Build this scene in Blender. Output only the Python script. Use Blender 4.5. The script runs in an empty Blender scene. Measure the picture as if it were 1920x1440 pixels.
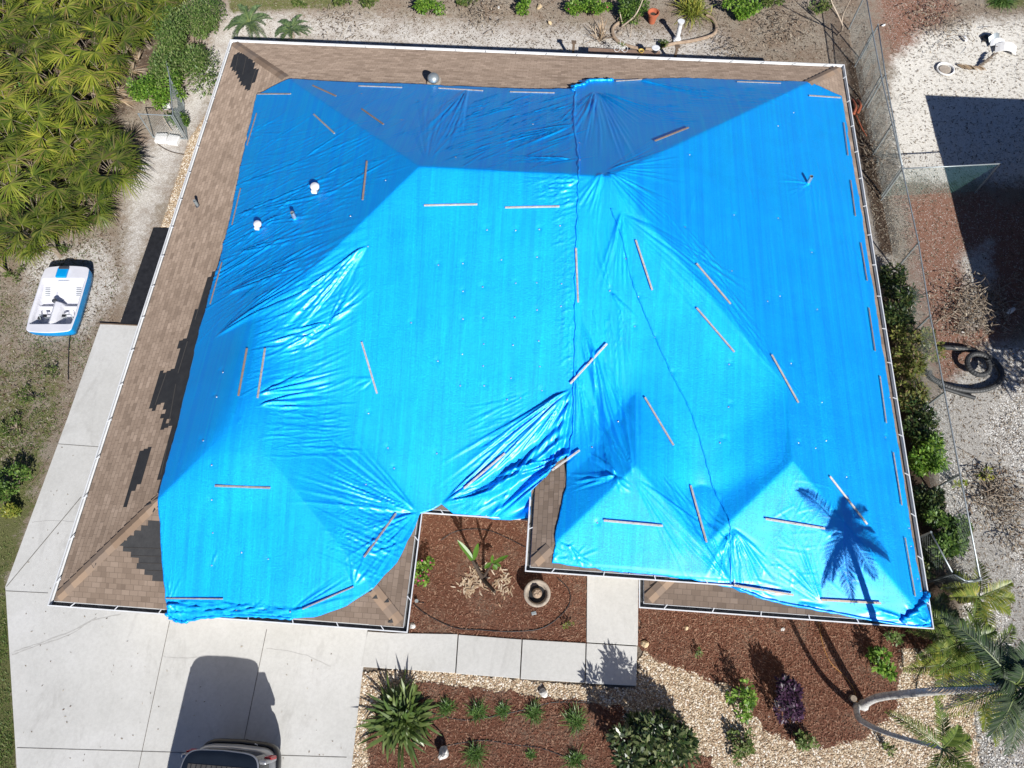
import bpy, math, random
import numpy as np
rng = np.random.RandomState(7); random.seed(7)
sc = bpy.context.scene
COL = sc.collection
rad = math.radians

# ------------------------------------------------------------------ camera
CAM_H = 20.0; FPX = 1360.0
CR = (0.42386, 0.01342, 0.07185)
cd = bpy.data.cameras.new('camera'); cam = bpy.data.objects.new('camera', cd); COL.objects.link(cam)
cam.location = (0, 0, CAM_H); cam.rotation_euler = CR
cd.sensor_width = 36; cd.lens = FPX / 1920 * 36; cd.clip_start = 0.1; cd.clip_end = 500
sc.camera = cam
# ------------------------------------------------------------------ light
SUN = np.array([.365, -.728, .600]); SUN /= np.linalg.norm(SUN)
w = bpy.data.worlds.new('World'); sc.world = w; w.use_nodes = True
nt = w.node_tree; bg = nt.nodes['Background']; bg.inputs[1].default_value = 0.036
sky = nt.nodes.new('ShaderNodeTexSky'); sky.sky_type = 'NISHITA'; sky.sun_disc = False
sky.sun_elevation = math.asin(SUN[2]); sky.sun_rotation = math.atan2(SUN[0], SUN[1])
tint = nt.nodes.new('ShaderNodeMix'); tint.data_type = 'RGBA'; tint.blend_type = 'MULTIPLY'; tint.inputs['Factor'].default_value = 1
tint.inputs['B'].default_value = (.62, .86, 1.35, 1); nt.links.new(sky.outputs[0], tint.inputs['A']); nt.links.new(tint.outputs['Result'], bg.inputs[0])
sl = bpy.data.lights.new('sun', 'SUN'); sl.energy = 5.0; sl.angle = rad(.53); sl.color = (1, .97, .925)
so = bpy.data.objects.new('sun', sl); COL.objects.link(so)
so.rotation_euler = (math.acos(SUN[2]), 0, math.atan2(SUN[0], -SUN[1]))
sc.view_settings.view_transform = 'Standard'; sc.view_settings.look = 'None'
sc.view_settings.gamma = 1; sc.view_settings.exposure = 0.52

# ------------------------------------------------------------------ pixel -> place
def Rm(rx, ry, rz):
    cx, sx, cy, sy, cz, sz = np.cos(rx), np.sin(rx), np.cos(ry), np.sin(ry), np.cos(rz), np.sin(rz)
    return np.array([[cz, -sz, 0], [sz, cz, 0], [0, 0, 1]]) @ np.array([[cy, 0, sy], [0, 1, 0], [-sy, 0, cy]]) @ np.array([[1, 0, 0], [0, cx, -sx], [0, sx, cx]])
CM = Rm(*CR)
def P(px, py, z=0.0):
    d = CM @ np.array([(px - 960) / FPX, -(py - 720) / FPX, -1.])
    t = (z - CAM_H) / d[2]
    return np.array([d[0] * t, d[1] * t, z])
def Q(X):
    v = (np.asarray(X, float) - np.array([0, 0, CAM_H])) @ CM
    return np.stack([960 + FPX * v[..., 0] / -v[..., 2], 720 - FPX * v[..., 1] / -v[..., 2]], -1)

# ------------------------------------------------------------------ roof geometry
ZE = 2.62; PIT = .42; G = .12
x0, x1, yb = -11.19 + G, 9.18 - G, 19.89 - G
yg, xa = 1.44 + G, -2.73 - G
y1 = 4.22 + G
yr, xb = 2.36 + G, 2.53 + G
xc, xd, ye = -.14 + G, 4.67 - G, 2.95 + G
s1 = (yb - y1) / 2; w2 = (xa - x0) / 2; w4 = (x1 - xb) / 2; w3 = (xd - xc) / 2
E3 = .30
RECT = [(x0, x1, y1, yb, 0), (x0, xa, yg, yb - 3, 0), (xb, x1, yr, yb - 3, 0), (xc, xd, ye, 14.0, E3)]
def roofh(x, y):
    x = np.asarray(x, float); y = np.asarray(y, float)
    out = np.full(np.broadcast(x, y).shape, -99.)
    for (a, b, c, d, e) in RECT:
        m = np.minimum(np.minimum(x - a, b - x), np.minimum(y - c, d - y))
        if e: m = np.where(m < 0, -9., m)
        m = np.where(m < 0, np.maximum(m * 1.6, -9), m)
        out = np.maximum(out, ZE + e + PIT * m)
    return np.maximum(out, ZE - .35)
def RH(px, py):
    z = 3.5
    for _ in range(40):
        p = P(px, py, z); z = .5 * z + .5 * float(roofh(p[0], p[1]))
    return P(px, py, z)

# ------------------------------------------------------------------ object helpers
def tag(o, label=None, cat=None, group=None, kind=None):
    if label: o['label'] = label
    if cat: o['category'] = cat
    if group: o['group'] = group
    if kind: o['kind'] = kind
    return o
def empty(name, loc=(0, 0, 0), rz=0, **k):
    o = bpy.data.objects.new(name, None); COL.objects.link(o); o.location = loc; o.rotation_euler = (0, 0, rz)
    o.empty_display_size = .2
    return tag(o, **k)
def rawmesh(name, V, F, mat=None, parent=None, smooth=False, uv=None, attrs=None, loc=None):
    """F: list of faces or (n,4)/(n,3) int array"""
    me = bpy.data.meshes.new(name)
    V = np.asarray(V, float)
    if isinstance(F, np.ndarray):
        n, k = F.shape
        me.vertices.add(len(V)); me.vertices.foreach_set('co', V.astype('f').ravel())
        me.loops.add(n * k); me.loops.foreach_set('vertex_index', F.astype('i').ravel())
        me.polygons.add(n); me.polygons.foreach_set('loop_start', np.arange(0, n * k, k, dtype='i'))
        me.polygons.foreach_set('loop_total', np.full(n, k, 'i'))
        me.update(calc_edges=True)
    else:
        me.from_pydata([tuple(v) for v in V], [], F); me.update()
    if smooth: me.polygons.foreach_set('use_smooth', np.ones(len(me.polygons), bool))
    if uv is not None:
        l = me.uv_layers.new(name='uv'); l.data.foreach_set('uv', np.asarray(uv, 'f').ravel())
    if attrs:
        for k2, a in attrs.items():
            at = me.attributes.new(k2, 'FLOAT', 'POINT'); at.data.foreach_set('value', a.astype('f').ravel())
    if mat: me.materials.append(mat)
    o = bpy.data.objects.new(name, me); COL.objects.link(o)
    if parent: o.parent = parent
    if loc is not None: o.location = loc
    return o
class MB:
    def __init__(s): s.V = []; s.F = []
    def n(s): return len(s.V)
    def add(s, V, F):
        b = len(s.V); s.V += [tuple(v) for v in V]; s.F += [tuple(i + b for i in f) for f in F]; return s
    def box(s, c, d, rz=0, R=None, tap=1.0):
        h = np.array(d) / 2
        V = np.array([[-1, -1, -1], [1, -1, -1], [1, 1, -1], [-1, 1, -1], [-1, -1, 1], [1, -1, 1], [1, 1, 1], [-1, 1, 1]], float)
        V[4:, :2] *= tap
        V = V * h
        if R is None: R = np.array([[math.cos(rz), -math.sin(rz), 0], [math.sin(rz), math.cos(rz), 0], [0, 0, 1]])
        V = V @ R.T + np.array(c)
        return s.add(V, [(3, 2, 1, 0), (4, 5, 6, 7), (0, 1, 5, 4), (1, 2, 6, 5), (2, 3, 7, 6), (3, 0, 4, 7)])
    def bar(s, a, b, w, h, up=(0, 0, 1)):
        a = np.array(a, float); b = np.array(b, float); d = b - a; L = np.linalg.norm(d); d /= L
        u = np.cross(up, d); u /= np.linalg.norm(u); v = np.cross(d, u)
        return s.box((a + b) / 2, (L, w, h), R=np.array([d, u, v]).T)
    def tube(s, pts, r, n=8, cap=True):
        pts = np.array(pts, float); m = len(pts); r = np.broadcast_to(r, m)
        T = np.gradient(pts, axis=0); T /= np.linalg.norm(T, axis=1)[:, None] + 1e-9
        u = np.cross(T[0], (0, 0, 1)); 
        if np.linalg.norm(u) < .05: u = np.cross(T[0], (1, 0, 0))
        V = []
        for i in range(m):
            u = u - T[i] * u.dot(T[i]); u /= np.linalg.norm(u); v = np.cross(T[i], u)
            for k in range(n):
                a = 2 * math.pi * k / n; V.append(pts[i] + r[i] * (math.cos(a) * u + math.sin(a) * v))
        F = [(i * n + k, i * n + (k + 1) % n, (i + 1) * n + (k + 1) % n, (i + 1) * n + k) for i in range(m - 1) for k in range(n)]
        if cap: F += [tuple(range(n - 1, -1, -1)), tuple((m - 1) * n + k for k in range(n))]
        return s.add(V, F)
    def lathe(s, prof, n=24, c=(0, 0, 0), cap=True):
        V = [(c[0] + r * math.cos(2 * math.pi * k / n), c[1] + r * math.sin(2 * math.pi * k / n), c[2] + z) for r, z in prof for k in range(n)]
        F = [(i * n + k, i * n + (k + 1) % n, (i + 1) * n + (k + 1) % n, (i + 1) * n + k) for i in range(len(prof) - 1) for k in range(n)]
        if cap: F += [tuple(range(n - 1, -1, -1)), tuple((len(prof) - 1) * n + k for k in range(n))]
        return s.add(V, F)
    def prism(s, poly, z0, z1):
        n = len(poly); V = [(p[0], p[1], z0) for p in poly] + [(p[0], p[1], z1) for p in poly]
        return s.add(V, [tuple(range(n - 1, -1, -1)), tuple(range(n, 2 * n))] + [(i, (i + 1) % n, n + (i + 1) % n, n + i) for i in range(n)])
    def build(s, name, mat, parent=None, smooth=False, loc=None, bevel=0):
        o = rawmesh(name, s.V, s.F, mat, parent, smooth, loc=loc)
        if bevel:
            m = o.modifiers.new('bevel', 'BEVEL'); m.width = bevel; m.segments = 2; m.limit_method = 'ANGLE'
        return o
def smooth_pts(pts, n=8):
    pts = [np.array(p, float) for p in pts]; out = []
    for i in range(len(pts) - 1):
        a, b, c, d = pts[max(i - 1, 0)], pts[i], pts[i + 1], pts[min(i + 2, len(pts) - 1)]
        for k in range(n):
            t = k / n
            out.append(.5 * ((2 * b) + (c - a) * t + (2 * a - 5 * b + 4 * c - d) * t * t + (3 * b - a - 3 * c + d) * t ** 3))
    out.append(pts[-1]); return np.array(out)

# ------------------------------------------------------------------ materials
def newmat(name):
    m = bpy.data.materials.new(name); m.use_nodes = True; t = m.node_tree
    return m, t, t.nodes['Principled BSDF']
def N(t, typ, **k):
    n = t.nodes.new(typ)
    for a, b in k.items():
        if a.startswith('i_'):
            a = a[2:]; a = int(a) if a.isdigit() else a
            n.inputs[a].default_value = b
        else: setattr(n, a, b)
    return n
def ramp(t, fac, stops, mode='LINEAR'):
    r = t.nodes.new('ShaderNodeValToRGB'); cr = r.color_ramp; cr.interpolation = mode
    while len(cr.elements) < len(stops): cr.elements.new(.5)
    for e, (p, c) in zip(cr.elements, stops):
        e.position = p; e.color = (c[0], c[1], c[2], 1) if hasattr(c, '__len__') else (c, c, c, 1)
    t.links.new(fac, r.inputs[0]); return r.outputs[0]
def mixc(t, fac, a, b, blend='MIX'):
    m = t.nodes.new('ShaderNodeMix'); m.data_type = 'RGBA'; m.blend_type = blend
    for s, v in ((m.inputs['Factor'], fac), (m.inputs['A'], a), (m.inputs['B'], b)):
        if isinstance(v, (int, float)): s.default_value = v
        elif isinstance(v, (tuple, list)): s.default_value = (v[0], v[1], v[2], 1)
        else: t.links.new(v, s)
    return m.outputs['Result']
def mth(t, op, a, b=0, clamp=False):
    m = t.nodes.new('ShaderNodeMath'); m.operation = op; m.use_clamp = clamp
    for s, v in ((m.inputs[0], a), (m.inputs[1], b)):
        if isinstance(v, (int, float)): s.default_value = v
        else: t.links.new(v, s)
    return m.outputs[0]
def objco(t, scale=(1, 1, 1), src='Object'):
    c = t.nodes.new('ShaderNodeTexCoord'); mp = t.nodes.new('ShaderNodeMapping'); mp.inputs['Scale'].default_value = scale
    t.links.new(c.outputs[src], mp.inputs[0]); return mp.outputs[0]
def noise(t, co, scale, detail=4, rough=.6, dist=0):
    n = N(t, 'ShaderNodeTexNoise'); n.inputs['Scale'].default_value = scale; n.inputs['Detail'].default_value = detail
    n.inputs['Roughness'].default_value = rough; n.inputs['Distortion'].default_value = dist
    t.links.new(co, n.inputs['Vector']); return n.outputs[0]
def voro(t, co, scale, out='Color', feat='F1'):
    n = N(t, 'ShaderNodeTexVoronoi'); n.feature = feat; n.inputs['Scale'].default_value = scale
    t.links.new(co, n.inputs['Vector']); return n.outputs[out]
def bump(t, p, h, dist=.01, st=1.0):
    b = N(t, 'ShaderNodeBump'); b.inputs['Distance'].default_value = dist; b.inputs['Strength'].default_value = st
    t.links.new(h, b.inputs['Height']); t.links.new(b.outputs[0], p.inputs['Normal'])
def simple(name, c1, c2=None, scale=6, rough=.6, metal=0, bd=0, bs=40, spec=.5, stretch=(1, 1, 1)):
    m, t, p = newmat(name); co = objco(t, stretch)
    c2 = c2 or tuple(v * .75 for v in c1)
    n = noise(t, co, scale); t.links.new(ramp(t, n, [(.3, c2), (.68, c1)]), p.inputs['Base Color'])
    p.inputs['Roughness'].default_value = rough; p.inputs['Metallic'].default_value = metal
    p.inputs['Specular IOR Level'].default_value = spec
    if bd: bump(t, p, noise(t, co, bs, 3), bd)
    return m
def leafmat(name, cols, rough=.45, trans=.25, spec=.5):
    m, t, p = newmat(name); g = N(t, 'ShaderNodeNewGeometry')
    c = ramp(t, g.outputs['Random Per Island'], [((i + .5) / len(cols), q) for i, q in enumerate(cols)])
    if 'palmetto' in name:
        oi = N(t, 'ShaderNodeObjectInfo'); c = mixc(t, 1.0, c, ramp(t, oi.outputs['Random'], [(0, (.5, .55, .45)), (.5, (1.05, 1.05, .9)), (1, (1.55, 1.4, 1.05))]), 'MULTIPLY')
    t.links.new(c, p.inputs['Base Color']); p.inputs['Roughness'].default_value = rough; p.inputs['Specular IOR Level'].default_value = spec
    tr = N(t, 'ShaderNodeBsdfTranslucent'); t.links.new(mixc(t, 1.0, c, (1., 1., .55), 'MULTIPLY'), tr.inputs[0])
    mx = N(t, 'ShaderNodeMixShader'); mx.inputs[0].default_value = trans
    t.links.new(p.outputs[0], mx.inputs[1]); t.links.new(tr.outputs[0], mx.inputs[2])
    t.links.new(mx.outputs[0], t.nodes['Material Output'].inputs[0]); return m

M = {}
# --- ground
def ground_mat():
    m, t, p = newmat('ground_earth'); co = objco(t)
    at = lambda n: N(t, 'ShaderNodeAttribute', attribute_name=n).outputs['Fac']
    nb = noise(t, co, 1.1, 6, .65); nm = noise(t, co, 5, 6, .7); nf = noise(t, co, 26, 5, .75); nx = noise(t, co, 70, 3, .7)
    def mask(a, k=.9, sh=.16):
        v = mth(t, 'ADD', at(a), mth(t, 'MULTIPLY', mth(t, 'SUBTRACT', mth(t, 'ADD', mth(t, 'ADD', mth(t, 'MULTIPLY', nb, .4), mth(t, 'MULTIPLY', nm, .5)), mth(t, 'MULTIPLY', nf, .4)), .65), k * 1.7))
        return ramp(t, v, [(.5 - sh, 0), (.5 + sh, 1)])
    st = objco(t, (1, 2.3, 1)); chips = noise(t, st, 38, 4, .8, 1.5)
    litter = ramp(t, chips, [(.30, (.06, .048, .037)), (.44, (.165, .135, .105)), (.56, (.29, .25, .20)), (.70, (.47, .43, .37))])
    litter = mixc(t, ramp(t, nb, [(.4, 0), (.62, .6)]), litter, ramp(t, chips, [(.3, (.08, .045, .03)), (.6, (.20, .135, .09)), (.75, (.38, .3, .22))]))
    sand = ramp(t, nf, [(.30, (.19, .165, .14)), (.42, (.37, .345, .315)), (.6, (.52, .50, .47)), (.75, (.66, .64, .61))])
    sand = mixc(t, ramp(t, nb, [(.45, 0), (.65, .55)]), sand, litter)
    sv = voro(t, co, 42); 
    wsand = ramp(t, nf, [(.27, (.26, .235, .20)), (.40, (.55, .525, .47)), (.6, (.68, .655, .60)), (.78, (.76, .74, .69))])
    wsand = mixc(t, ramp(t, nm, [(.55, 0), (.68, .55)]), wsand, ramp(t, chips, [(.35, (.09, .065, .045)), (.65, (.55, .5, .43))]))
    mulch = ramp(t, chips, [(.28, (.045, .022, .015)), (.45, (.17, .085, .058)), (.58, (.28, .155, .11)), (.72, (.46, .34, .26))])
    mulch = mixc(t, ramp(t, sv, [(.80, 0), (.84, .7)]), mulch, (.55, .52, .48))
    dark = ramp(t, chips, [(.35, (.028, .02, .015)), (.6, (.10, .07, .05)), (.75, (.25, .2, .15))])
    grass = ramp(t, chips, [(.30, (.03, .035, .015)), (.48, (.09, .10, .035)), (.6, (.17, .165, .07)), (.74, (.36, .31, .2))])
    sh = ramp(t, sv, [(.1, (.28, .26, .23)), (.35, (.42, .40, .365)), (.6, (.52, .50, .46)), (.9, (.66, .64, .60))])
    shd = voro(t, co, 42, 'Distance'); sh = mixc(t, ramp(t, shd, [(.3, 0), (.65, .45)]), sh, (.20, .18, .15))
    peb = ramp(t, sv, [(.1, (.25, .16, .09)), (.4, (.5, .36, .2)), (.65, (.66, .55, .38)), (.9, (.78, .72, .62))])
    peb = mixc(t, ramp(t, shd, [(.3, 0), (.65, .8)]), peb, (.10, .06, .035))
    c = mixc(t, mask('sand'), litter, sand)
    c = mixc(t, mask('grass', 1.5, .12), c, grass)
    c = mixc(t, mask('pebble', .6), c, peb)
    c = mixc(t, mask('mulch', .9), c, mulch)
    c = mixc(t, mask('white', .9), c, wsand)
    c = mixc(t, mask('shell', .8), c, sh)
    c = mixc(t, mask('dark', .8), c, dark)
    t.links.new(c, p.inputs['Base Color']); p.inputs['Roughness'].default_value = .95; p.inputs['Specular IOR Level'].default_value = .15; p.inputs['Diffuse Roughness'].default_value = .8
    bump(t, p, mth(t, 'ADD', mth(t, 'MULTIPLY', nf, .7), mth(t, 'MULTIPLY', chips, .6)), .035, .9)
    return m
M['ground'] = ground_mat()
def mulch_mat():
    m, t, p = newmat('red_mulch'); co = objco(t); st = objco(t, (1, 2.2, 1)); st2 = objco(t, (2.4, 1, 1))
    a = noise(t, st, 30, 4, .8, 1.6); b = noise(t, st2, 34, 4, .8, 1.6); nb = noise(t, co, 1.0, 5, .6)
    v = mth(t, 'MAXIMUM', a, b)
    c = ramp(t, v, [(.42, (.055, .024, .016)), (.52, (.15, .063, .038)), (.60, (.215, .10, .062)), (.68, (.31, .165, .11)), (.76, (.60, .46, .35))])
    c2 = ramp(t, v, [(.42, (.08, .05, .035)), (.56, (.25, .17, .12)), (.68, (.44, .34, .25))])
    c = mixc(t, ramp(t, nb, [(.48, 0), (.66, .75)]), c, c2)
    t.links.new(c, p.inputs['Base Color']); p.inputs['Roughness'].default_value = .9; p.inputs['Specular IOR Level'].default_value = .2
    bump(t, p, v, .05, 1); return m
M['mulch'] = mulch_mat()
def pebble_mat(name, cols, gap, scale=27):
    m, t, p = newmat(name); co = objco(t); nb = noise(t, co, 2, 4)
    wr = N(t, 'ShaderNodeVectorMath', operation='ADD'); nz = N(t, 'ShaderNodeTexNoise'); nz.inputs['Scale'].default_value = 9
    t.links.new(co, nz.inputs['Vector']); sc_ = N(t, 'ShaderNodeVectorMath', operation='SCALE'); sc_.inputs['Scale'].default_value = .05
    t.links.new(nz.outputs['Color'], sc_.inputs[0]); t.links.new(co, wr.inputs[0]); t.links.new(sc_.outputs[0], wr.inputs[1])
    cv = voro(t, wr.outputs[0], scale); dv = voro(t, wr.outputs[0], scale, 'Distance')
    c = ramp(t, cv, [((i + .5) / len(cols), q) for i, q in enumerate(cols)])
    c = mixc(t, ramp(t, dv, [(.34, 0), (.66, .75)]), c, gap)
    t.links.new(c, p.inputs['Base Color']); p.inputs['Roughness'].default_value = .75
    bump(t, p, mth(t, 'SUBTRACT', 1, dv), .03, 1); return m
M['gravel'] = pebble_mat('tan_gravel', [(.20, .115, .065), (.38, .26, .15), (.52, .40, .26), (.58, .47, .33), (.68, .60, .48)], (.13, .09, .055), 27)
M['edging'] = simple('concrete_edging', (.36, .27, .19), (.24, .17, .12), 8, .9, bd=.01)
def concrete(name, c1, c2, c3):
    m, t, p = newmat(name); co = objco(t)
    a = noise(t, co, .45, 7, .6, .4); b = noise(t, co, 12, 5, .7); f = noise(t, co, 90, 2, .6)
    c = ramp(t, a, [(.32, c2), (.52, c1), (.7, c3)])
    c = mixc(t, ramp(t, b, [(.35, .16), (.6, 0)]), c, (.22, .21, .195))
    st = noise(t, objco(t, (1, .35, 1)), 1.3, 8, .72, 1.0); c = mixc(t, ramp(t, st, [(.30, .42), (.46, 0)]), c, (.30, .29, .27))
    sp = noise(t, co, 17, 2, .5); c = mixc(t, ramp(t, sp, [(.17, .5), (.22, 0)]), c, (.16, .14, .11))
    c = mixc(t, ramp(t, f, [(.3, .12), (.55, 0)]), c, (.25, .24, .22))
    t.links.new(c, p.inputs['Base Color']); p.inputs['Roughness'].default_value = .85; p.inputs['Specular IOR Level'].default_value = .3
    bump(t, p, f, .002); return m
M['concrete'] = concrete('driveway_concrete', (.52, .515, .49), (.47, .465, .44), (.555, .55, .53))
M['joint'] = simple('joint_dark', (.10, .09, .08), (.2, .19, .17), 9, .9)
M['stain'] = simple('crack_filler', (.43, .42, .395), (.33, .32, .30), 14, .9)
# --- roof
def shingle(name, c):
    m, t, p = newmat(name); uvn = N(t, 'ShaderNodeUVMap', uv_map='uv'); co = uvn.outputs[0]
    def brick(w, off, sq=1):
        b = N(t, 'ShaderNodeTexBrick'); b.offset = off; b.squash = sq; b.inputs['Scale'].default_value = 1
        b.inputs['Brick Width'].default_value = w; b.inputs['Row Height'].default_value = .126; b.inputs['Mortar Size'].default_value = .006
        b.inputs['Mortar Smooth'].default_value = .3
        b.inputs['Color1'].default_value = (0, 0, 0, 1); b.inputs['Color2'].default_value = (1, 1, 1, 1); b.inputs['Mortar'].default_value = (.5, .5, .5, 1)
        t.links.new(co, b.inputs['Vector']); return b
    b1 = brick(.20, .43); b2 = brick(.34, .31)
    nz = noise(t, co, 1.2, 5, .6); ng = noise(t, co, 130, 2)
    v = mth(t, 'ADD', mth(t, 'MULTIPLY', b1.outputs['Color'], .55), mth(t, 'MULTIPLY', b2.outputs['Color'], .45))
    col = ramp(t, v, [(.0, c[0]), (.3, c[1]), (.6, c[2]), (1, c[3])])
    col = mixc(t, ramp(t, nz, [(.35, .3), (.65, 0)]), col, c[0])
    col = mixc(t, ramp(t, ng, [(.3, .22), (.6, 0)]), col, (.08, .065, .055))
    # tab and course edges: darker lines, plus a bump step per course
    sx = N(t, 'ShaderNodeSeparateXYZ'); t.links.new(co, sx.inputs[0])
    saw = mth(t, 'FRACT', mth(t, 'DIVIDE', sx.outputs[1], .126))
    col = mixc(t, mth(t, 'MULTIPLY', b1.outputs['Fac'], .5), col, (.06, .046, .036))
    t.links.new(col, p.inputs['Base Color']); p.inputs['Roughness'].default_value = .93; p.inputs['Specular IOR Level'].default_value = .2; p.inputs['Diffuse Roughness'].default_value = 1.0
    h = mth(t, 'ADD', mth(t, 'SUBTRACT', 1, saw), mth(t, 'MULTIPLY', b2.outputs['Color'], .7))
    bump(t, p, h, .008, .7); return m
SH = [(.165, .122, .092), (.225, .168, .127), (.27, .205, .157), (.325, .25, .195)]
M['shingle'] = shingle('roof_shingles', SH)
M['cap'] = leafmat('hip_cap_shingles', [(.20, .14, .097), (.25, .175, .12), (.28, .20, .14), (.22, .165, .125)], .95, 0, .2)
M['felt'] = simple('black_underlayment', (.018, .018, .019), (.03, .03, .03), 5, .75, bd=.004, bs=20)
M['tabedge'] = leafmat('torn_shingle_tabs', [(.03, .03, .03), (.05, .047, .045), (.085, .075, .065)], .9, 0, .2)
M['white'] = simple('white_metal', (.72, .73, .73), (.6, .61, .62), 3, .4)
M['gutterin'] = simple('gutter_sludge_shade', (.045, .043, .04), (.12, .115, .11), 7, .9)  # dirt tone, made darker to carry the shade inside the gutter
M['wall'] = simple('stucco', (.55, .5, .42), (.5, .45, .38), 2, .9)
def tarpmat(name):
    m, t, p = newmat(name); co = objco(t); ln = objco(t, (26, .22, 1)); ln2 = objco(t, (7, .12, 1)); wv = objco(t, (1, 9, 1))
    a = noise(t, ln, 1, 3, .6); b = noise(t, ln2, 1, 2, .5); big = noise(t, co, .5, 3); f = noise(t, wv, 14, 4, .7, .8)
    v = mth(t, 'ADD', mth(t, 'MULTIPLY', a, .5), mth(t, 'MULTIPLY', b, .5))
    c = ramp(t, v, [(.3, (.0, .335, 1.0)), (.5, (.0, .415, 1.0)), (.7, (.0, .50, 1.0))])
    t.links.new(c, p.inputs['Base Color'])
    t.links.new(ramp(t, big, [(.3, .57), (.7, .51)]), p.inputs['Roughness']); p.inputs['Specular IOR Level'].default_value = .28
    p.inputs['Metallic'].default_value = .58; p.inputs['Coat Weight'].default_value = .62; p.inputs['Coat Roughness'].default_value = .33
    cr = noise(t, objco(t, (1, 2.2, 1)), 22, 5, .7, 1.2); pat = ramp(t, noise(t, co, .9, 2), [(.42, .25), (.62, 1)])
    h = mth(t, 'ADD', mth(t, 'ADD', mth(t, 'MULTIPLY', a, .35), f), mth(t, 'MULTIPLY', cr, pat))
    bump(t, p, h, .014, .8); return m
M['tarp'] = tarpmat('blue_tarp')
M['batten'] = simple('weathered_wood', (.47, .42, .36), (.3, .25, .21), 9, .8, stretch=(1, 1, 1))
M['batten2'] = simple('new_wood', (.62, .52, .40), (.5, .4, .3), 9, .8)
M['batten3'] = simple('brown_wood', (.28, .20, .16), (.2, .15, .12), 9, .8)
M['washer'] = simple('washer', (.55, .56, .58), None, 9, .35, .6)
M['galv'] = simple('galvanised', (.42, .46, .47), (.3, .34, .35), 5, .45, .5)
M['greenmesh'] = simple('green_coated', (.12, .30, .26), None, 5, .5)
M['wire'] = simple('chain_wire', (.30, .34, .33), None, 5, .5, .3)
M['greymetal'] = simple('grey_vent', (.42, .45, .44), (.3, .33, .32), 7, .4, .6)
M['bwhite'] = simple('boat_white', (.64, .64, .67), (.55, .55, .6), 3, .4)
M['bblue'] = simple('boat_blue', (.0, .27, .62), (.0, .22, .55), 2, .35)
M['black'] = simple('black_plastic', (.012, .012, .013), (.025, .025, .027), 7, .5)
M['dkgrey'] = simple('dark_grey_plastic', (.055, .06, .07), (.04, .04, .05), 7, .5)
M['terra'] = simple('terracotta', (.42, .12, .055), (.36, .10, .05), 6, .8)
M['soil'] = simple('soil', (.035, .022, .015), (.07, .05, .035), 22, .95, bd=.02)
M['rock'] = simple('pale_rock', (.66, .64, .6), (.36, .34, .31), 9, .9, bd=.04, bs=12)
M['tanrock'] = simple('tan_rock', (.6, .46, .27), (.42, .32, .2), 9, .9, bd=.04, bs=12)
M['cast'] = simple('cast_stone', (.40, .34, .27), (.27, .23, .19), 10, .9, bd=.01)
M['wood'] = simple('deck_wood', (.26, .17, .12), (.19, .125, .09), 7, .8)
M['woodd'] = simple('old_post_wood', (.15, .105, .07), (.1, .07, .05), 7, .85)
M['yellow'] = simple('yellow_glaze', (.62, .42, .10), None, 7, .5)
M['trunk'] = simple('palm_trunk', (.55, .54, .51), (.30, .29, .27), 7, .9, bd=.02, bs=10)
M['bark'] = simple('bark', (.30, .25, .19), (.16, .12, .09), 8, .9, bd=.01)
M['pale'] = simple('dead_branch', (.50, .42, .33), (.34, .27, .2), 8, .9)
M['tyre'] = simple('pipe_black', (.028, .03, .03), (.045, .045, .045), 5, .6)
M['paver'] = simple('white_block', (.74, .73, .71), (.6, .59, .57), 5, .85, bd=.006)
M['orange'] = simple('orange_cord', (.5, .24, .05), None, 7, .6)
M['frond_dead'] = leafmat('dead_frond', [(.42, .30, .19), (.50, .39, .27), (.32, .21, .13), (.58, .48, .36)], .8, .15, .2)
M['palmetto'] = leafmat('palmetto_leaf', [(.05, .085, .012), (.11, .155, .022), (.21, .245, .032), (.14, .19, .03), (.30, .32, .06), (.22, .17, .08), (.08, .13, .02)], .42, .28)
M['shrub'] = leafmat('shrub_leaf', [(.028, .065, .012), (.06, .125, .018), (.10, .19, .028), (.17, .26, .05)], .5, .3)
M['shrubg'] = leafmat('grey_green_leaf', [(.06, .11, .025), (.11, .19, .04), (.17, .25, .06), (.26, .29, .12), (.08, .16, .025)], .5, .3)
M['shrubb'] = leafmat('bright_leaf', [(.05, .12, .012), (.10, .22, .02), (.17, .32, .035), (.25, .38, .06)], .5, .35)
M['shruby'] = leafmat('yellowing_leaf', [(.06, .08, .018), (.13, .16, .03), (.24, .25, .06), (.12, .17, .03), (.30, .22, .10)], .5, .3)
M['dkleaf'] = leafmat('dark_glossy_leaf', [(.010, .022, .008), (.025, .048, .012), (.05, .08, .02), (.12, .14, .045), (.02, .05, .012)], .35, .2)
M['varieg'] = leafmat('pale_edged_leaf', [(.012, .026, .008), (.03, .055, .014), (.07, .10, .03), (.25, .27, .12), (.04, .075, .02)], .35, .2)
M['purple'] = leafmat('purple_leaf', [(.03, .012, .03), (.06, .022, .055), (.10, .045, .09), (.02, .012, .018)], .4, .15)
M['strap'] = leafmat('strap_leaf', [(.05, .09, .018), (.10, .15, .035), (.17, .22, .07), (.07, .12, .03)], .4, .25)
M['tuft'] = leafmat('tuft_leaf', [(.05, .11, .025), (.09, .18, .04), (.16, .26, .07)], .4, .3)
M['date'] = leafmat('feather_palm_leaf', [(.07, .11, .02), (.14, .20, .035), (.24, .28, .06), (.10, .16, .03)], .38, .3)
M['datey'] = leafmat('yellow_feather_leaf', [(.14, .19, .03), (.26, .30, .05), (.44, .40, .08), (.18, .24, .04)], .4, .35)
M['dategrey'] = leafmat('grey_green_feather_leaf', [(.035, .055, .03), (.07, .095, .055), (.12, .15, .09), (.05, .09, .03)], .33, .2)
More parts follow.
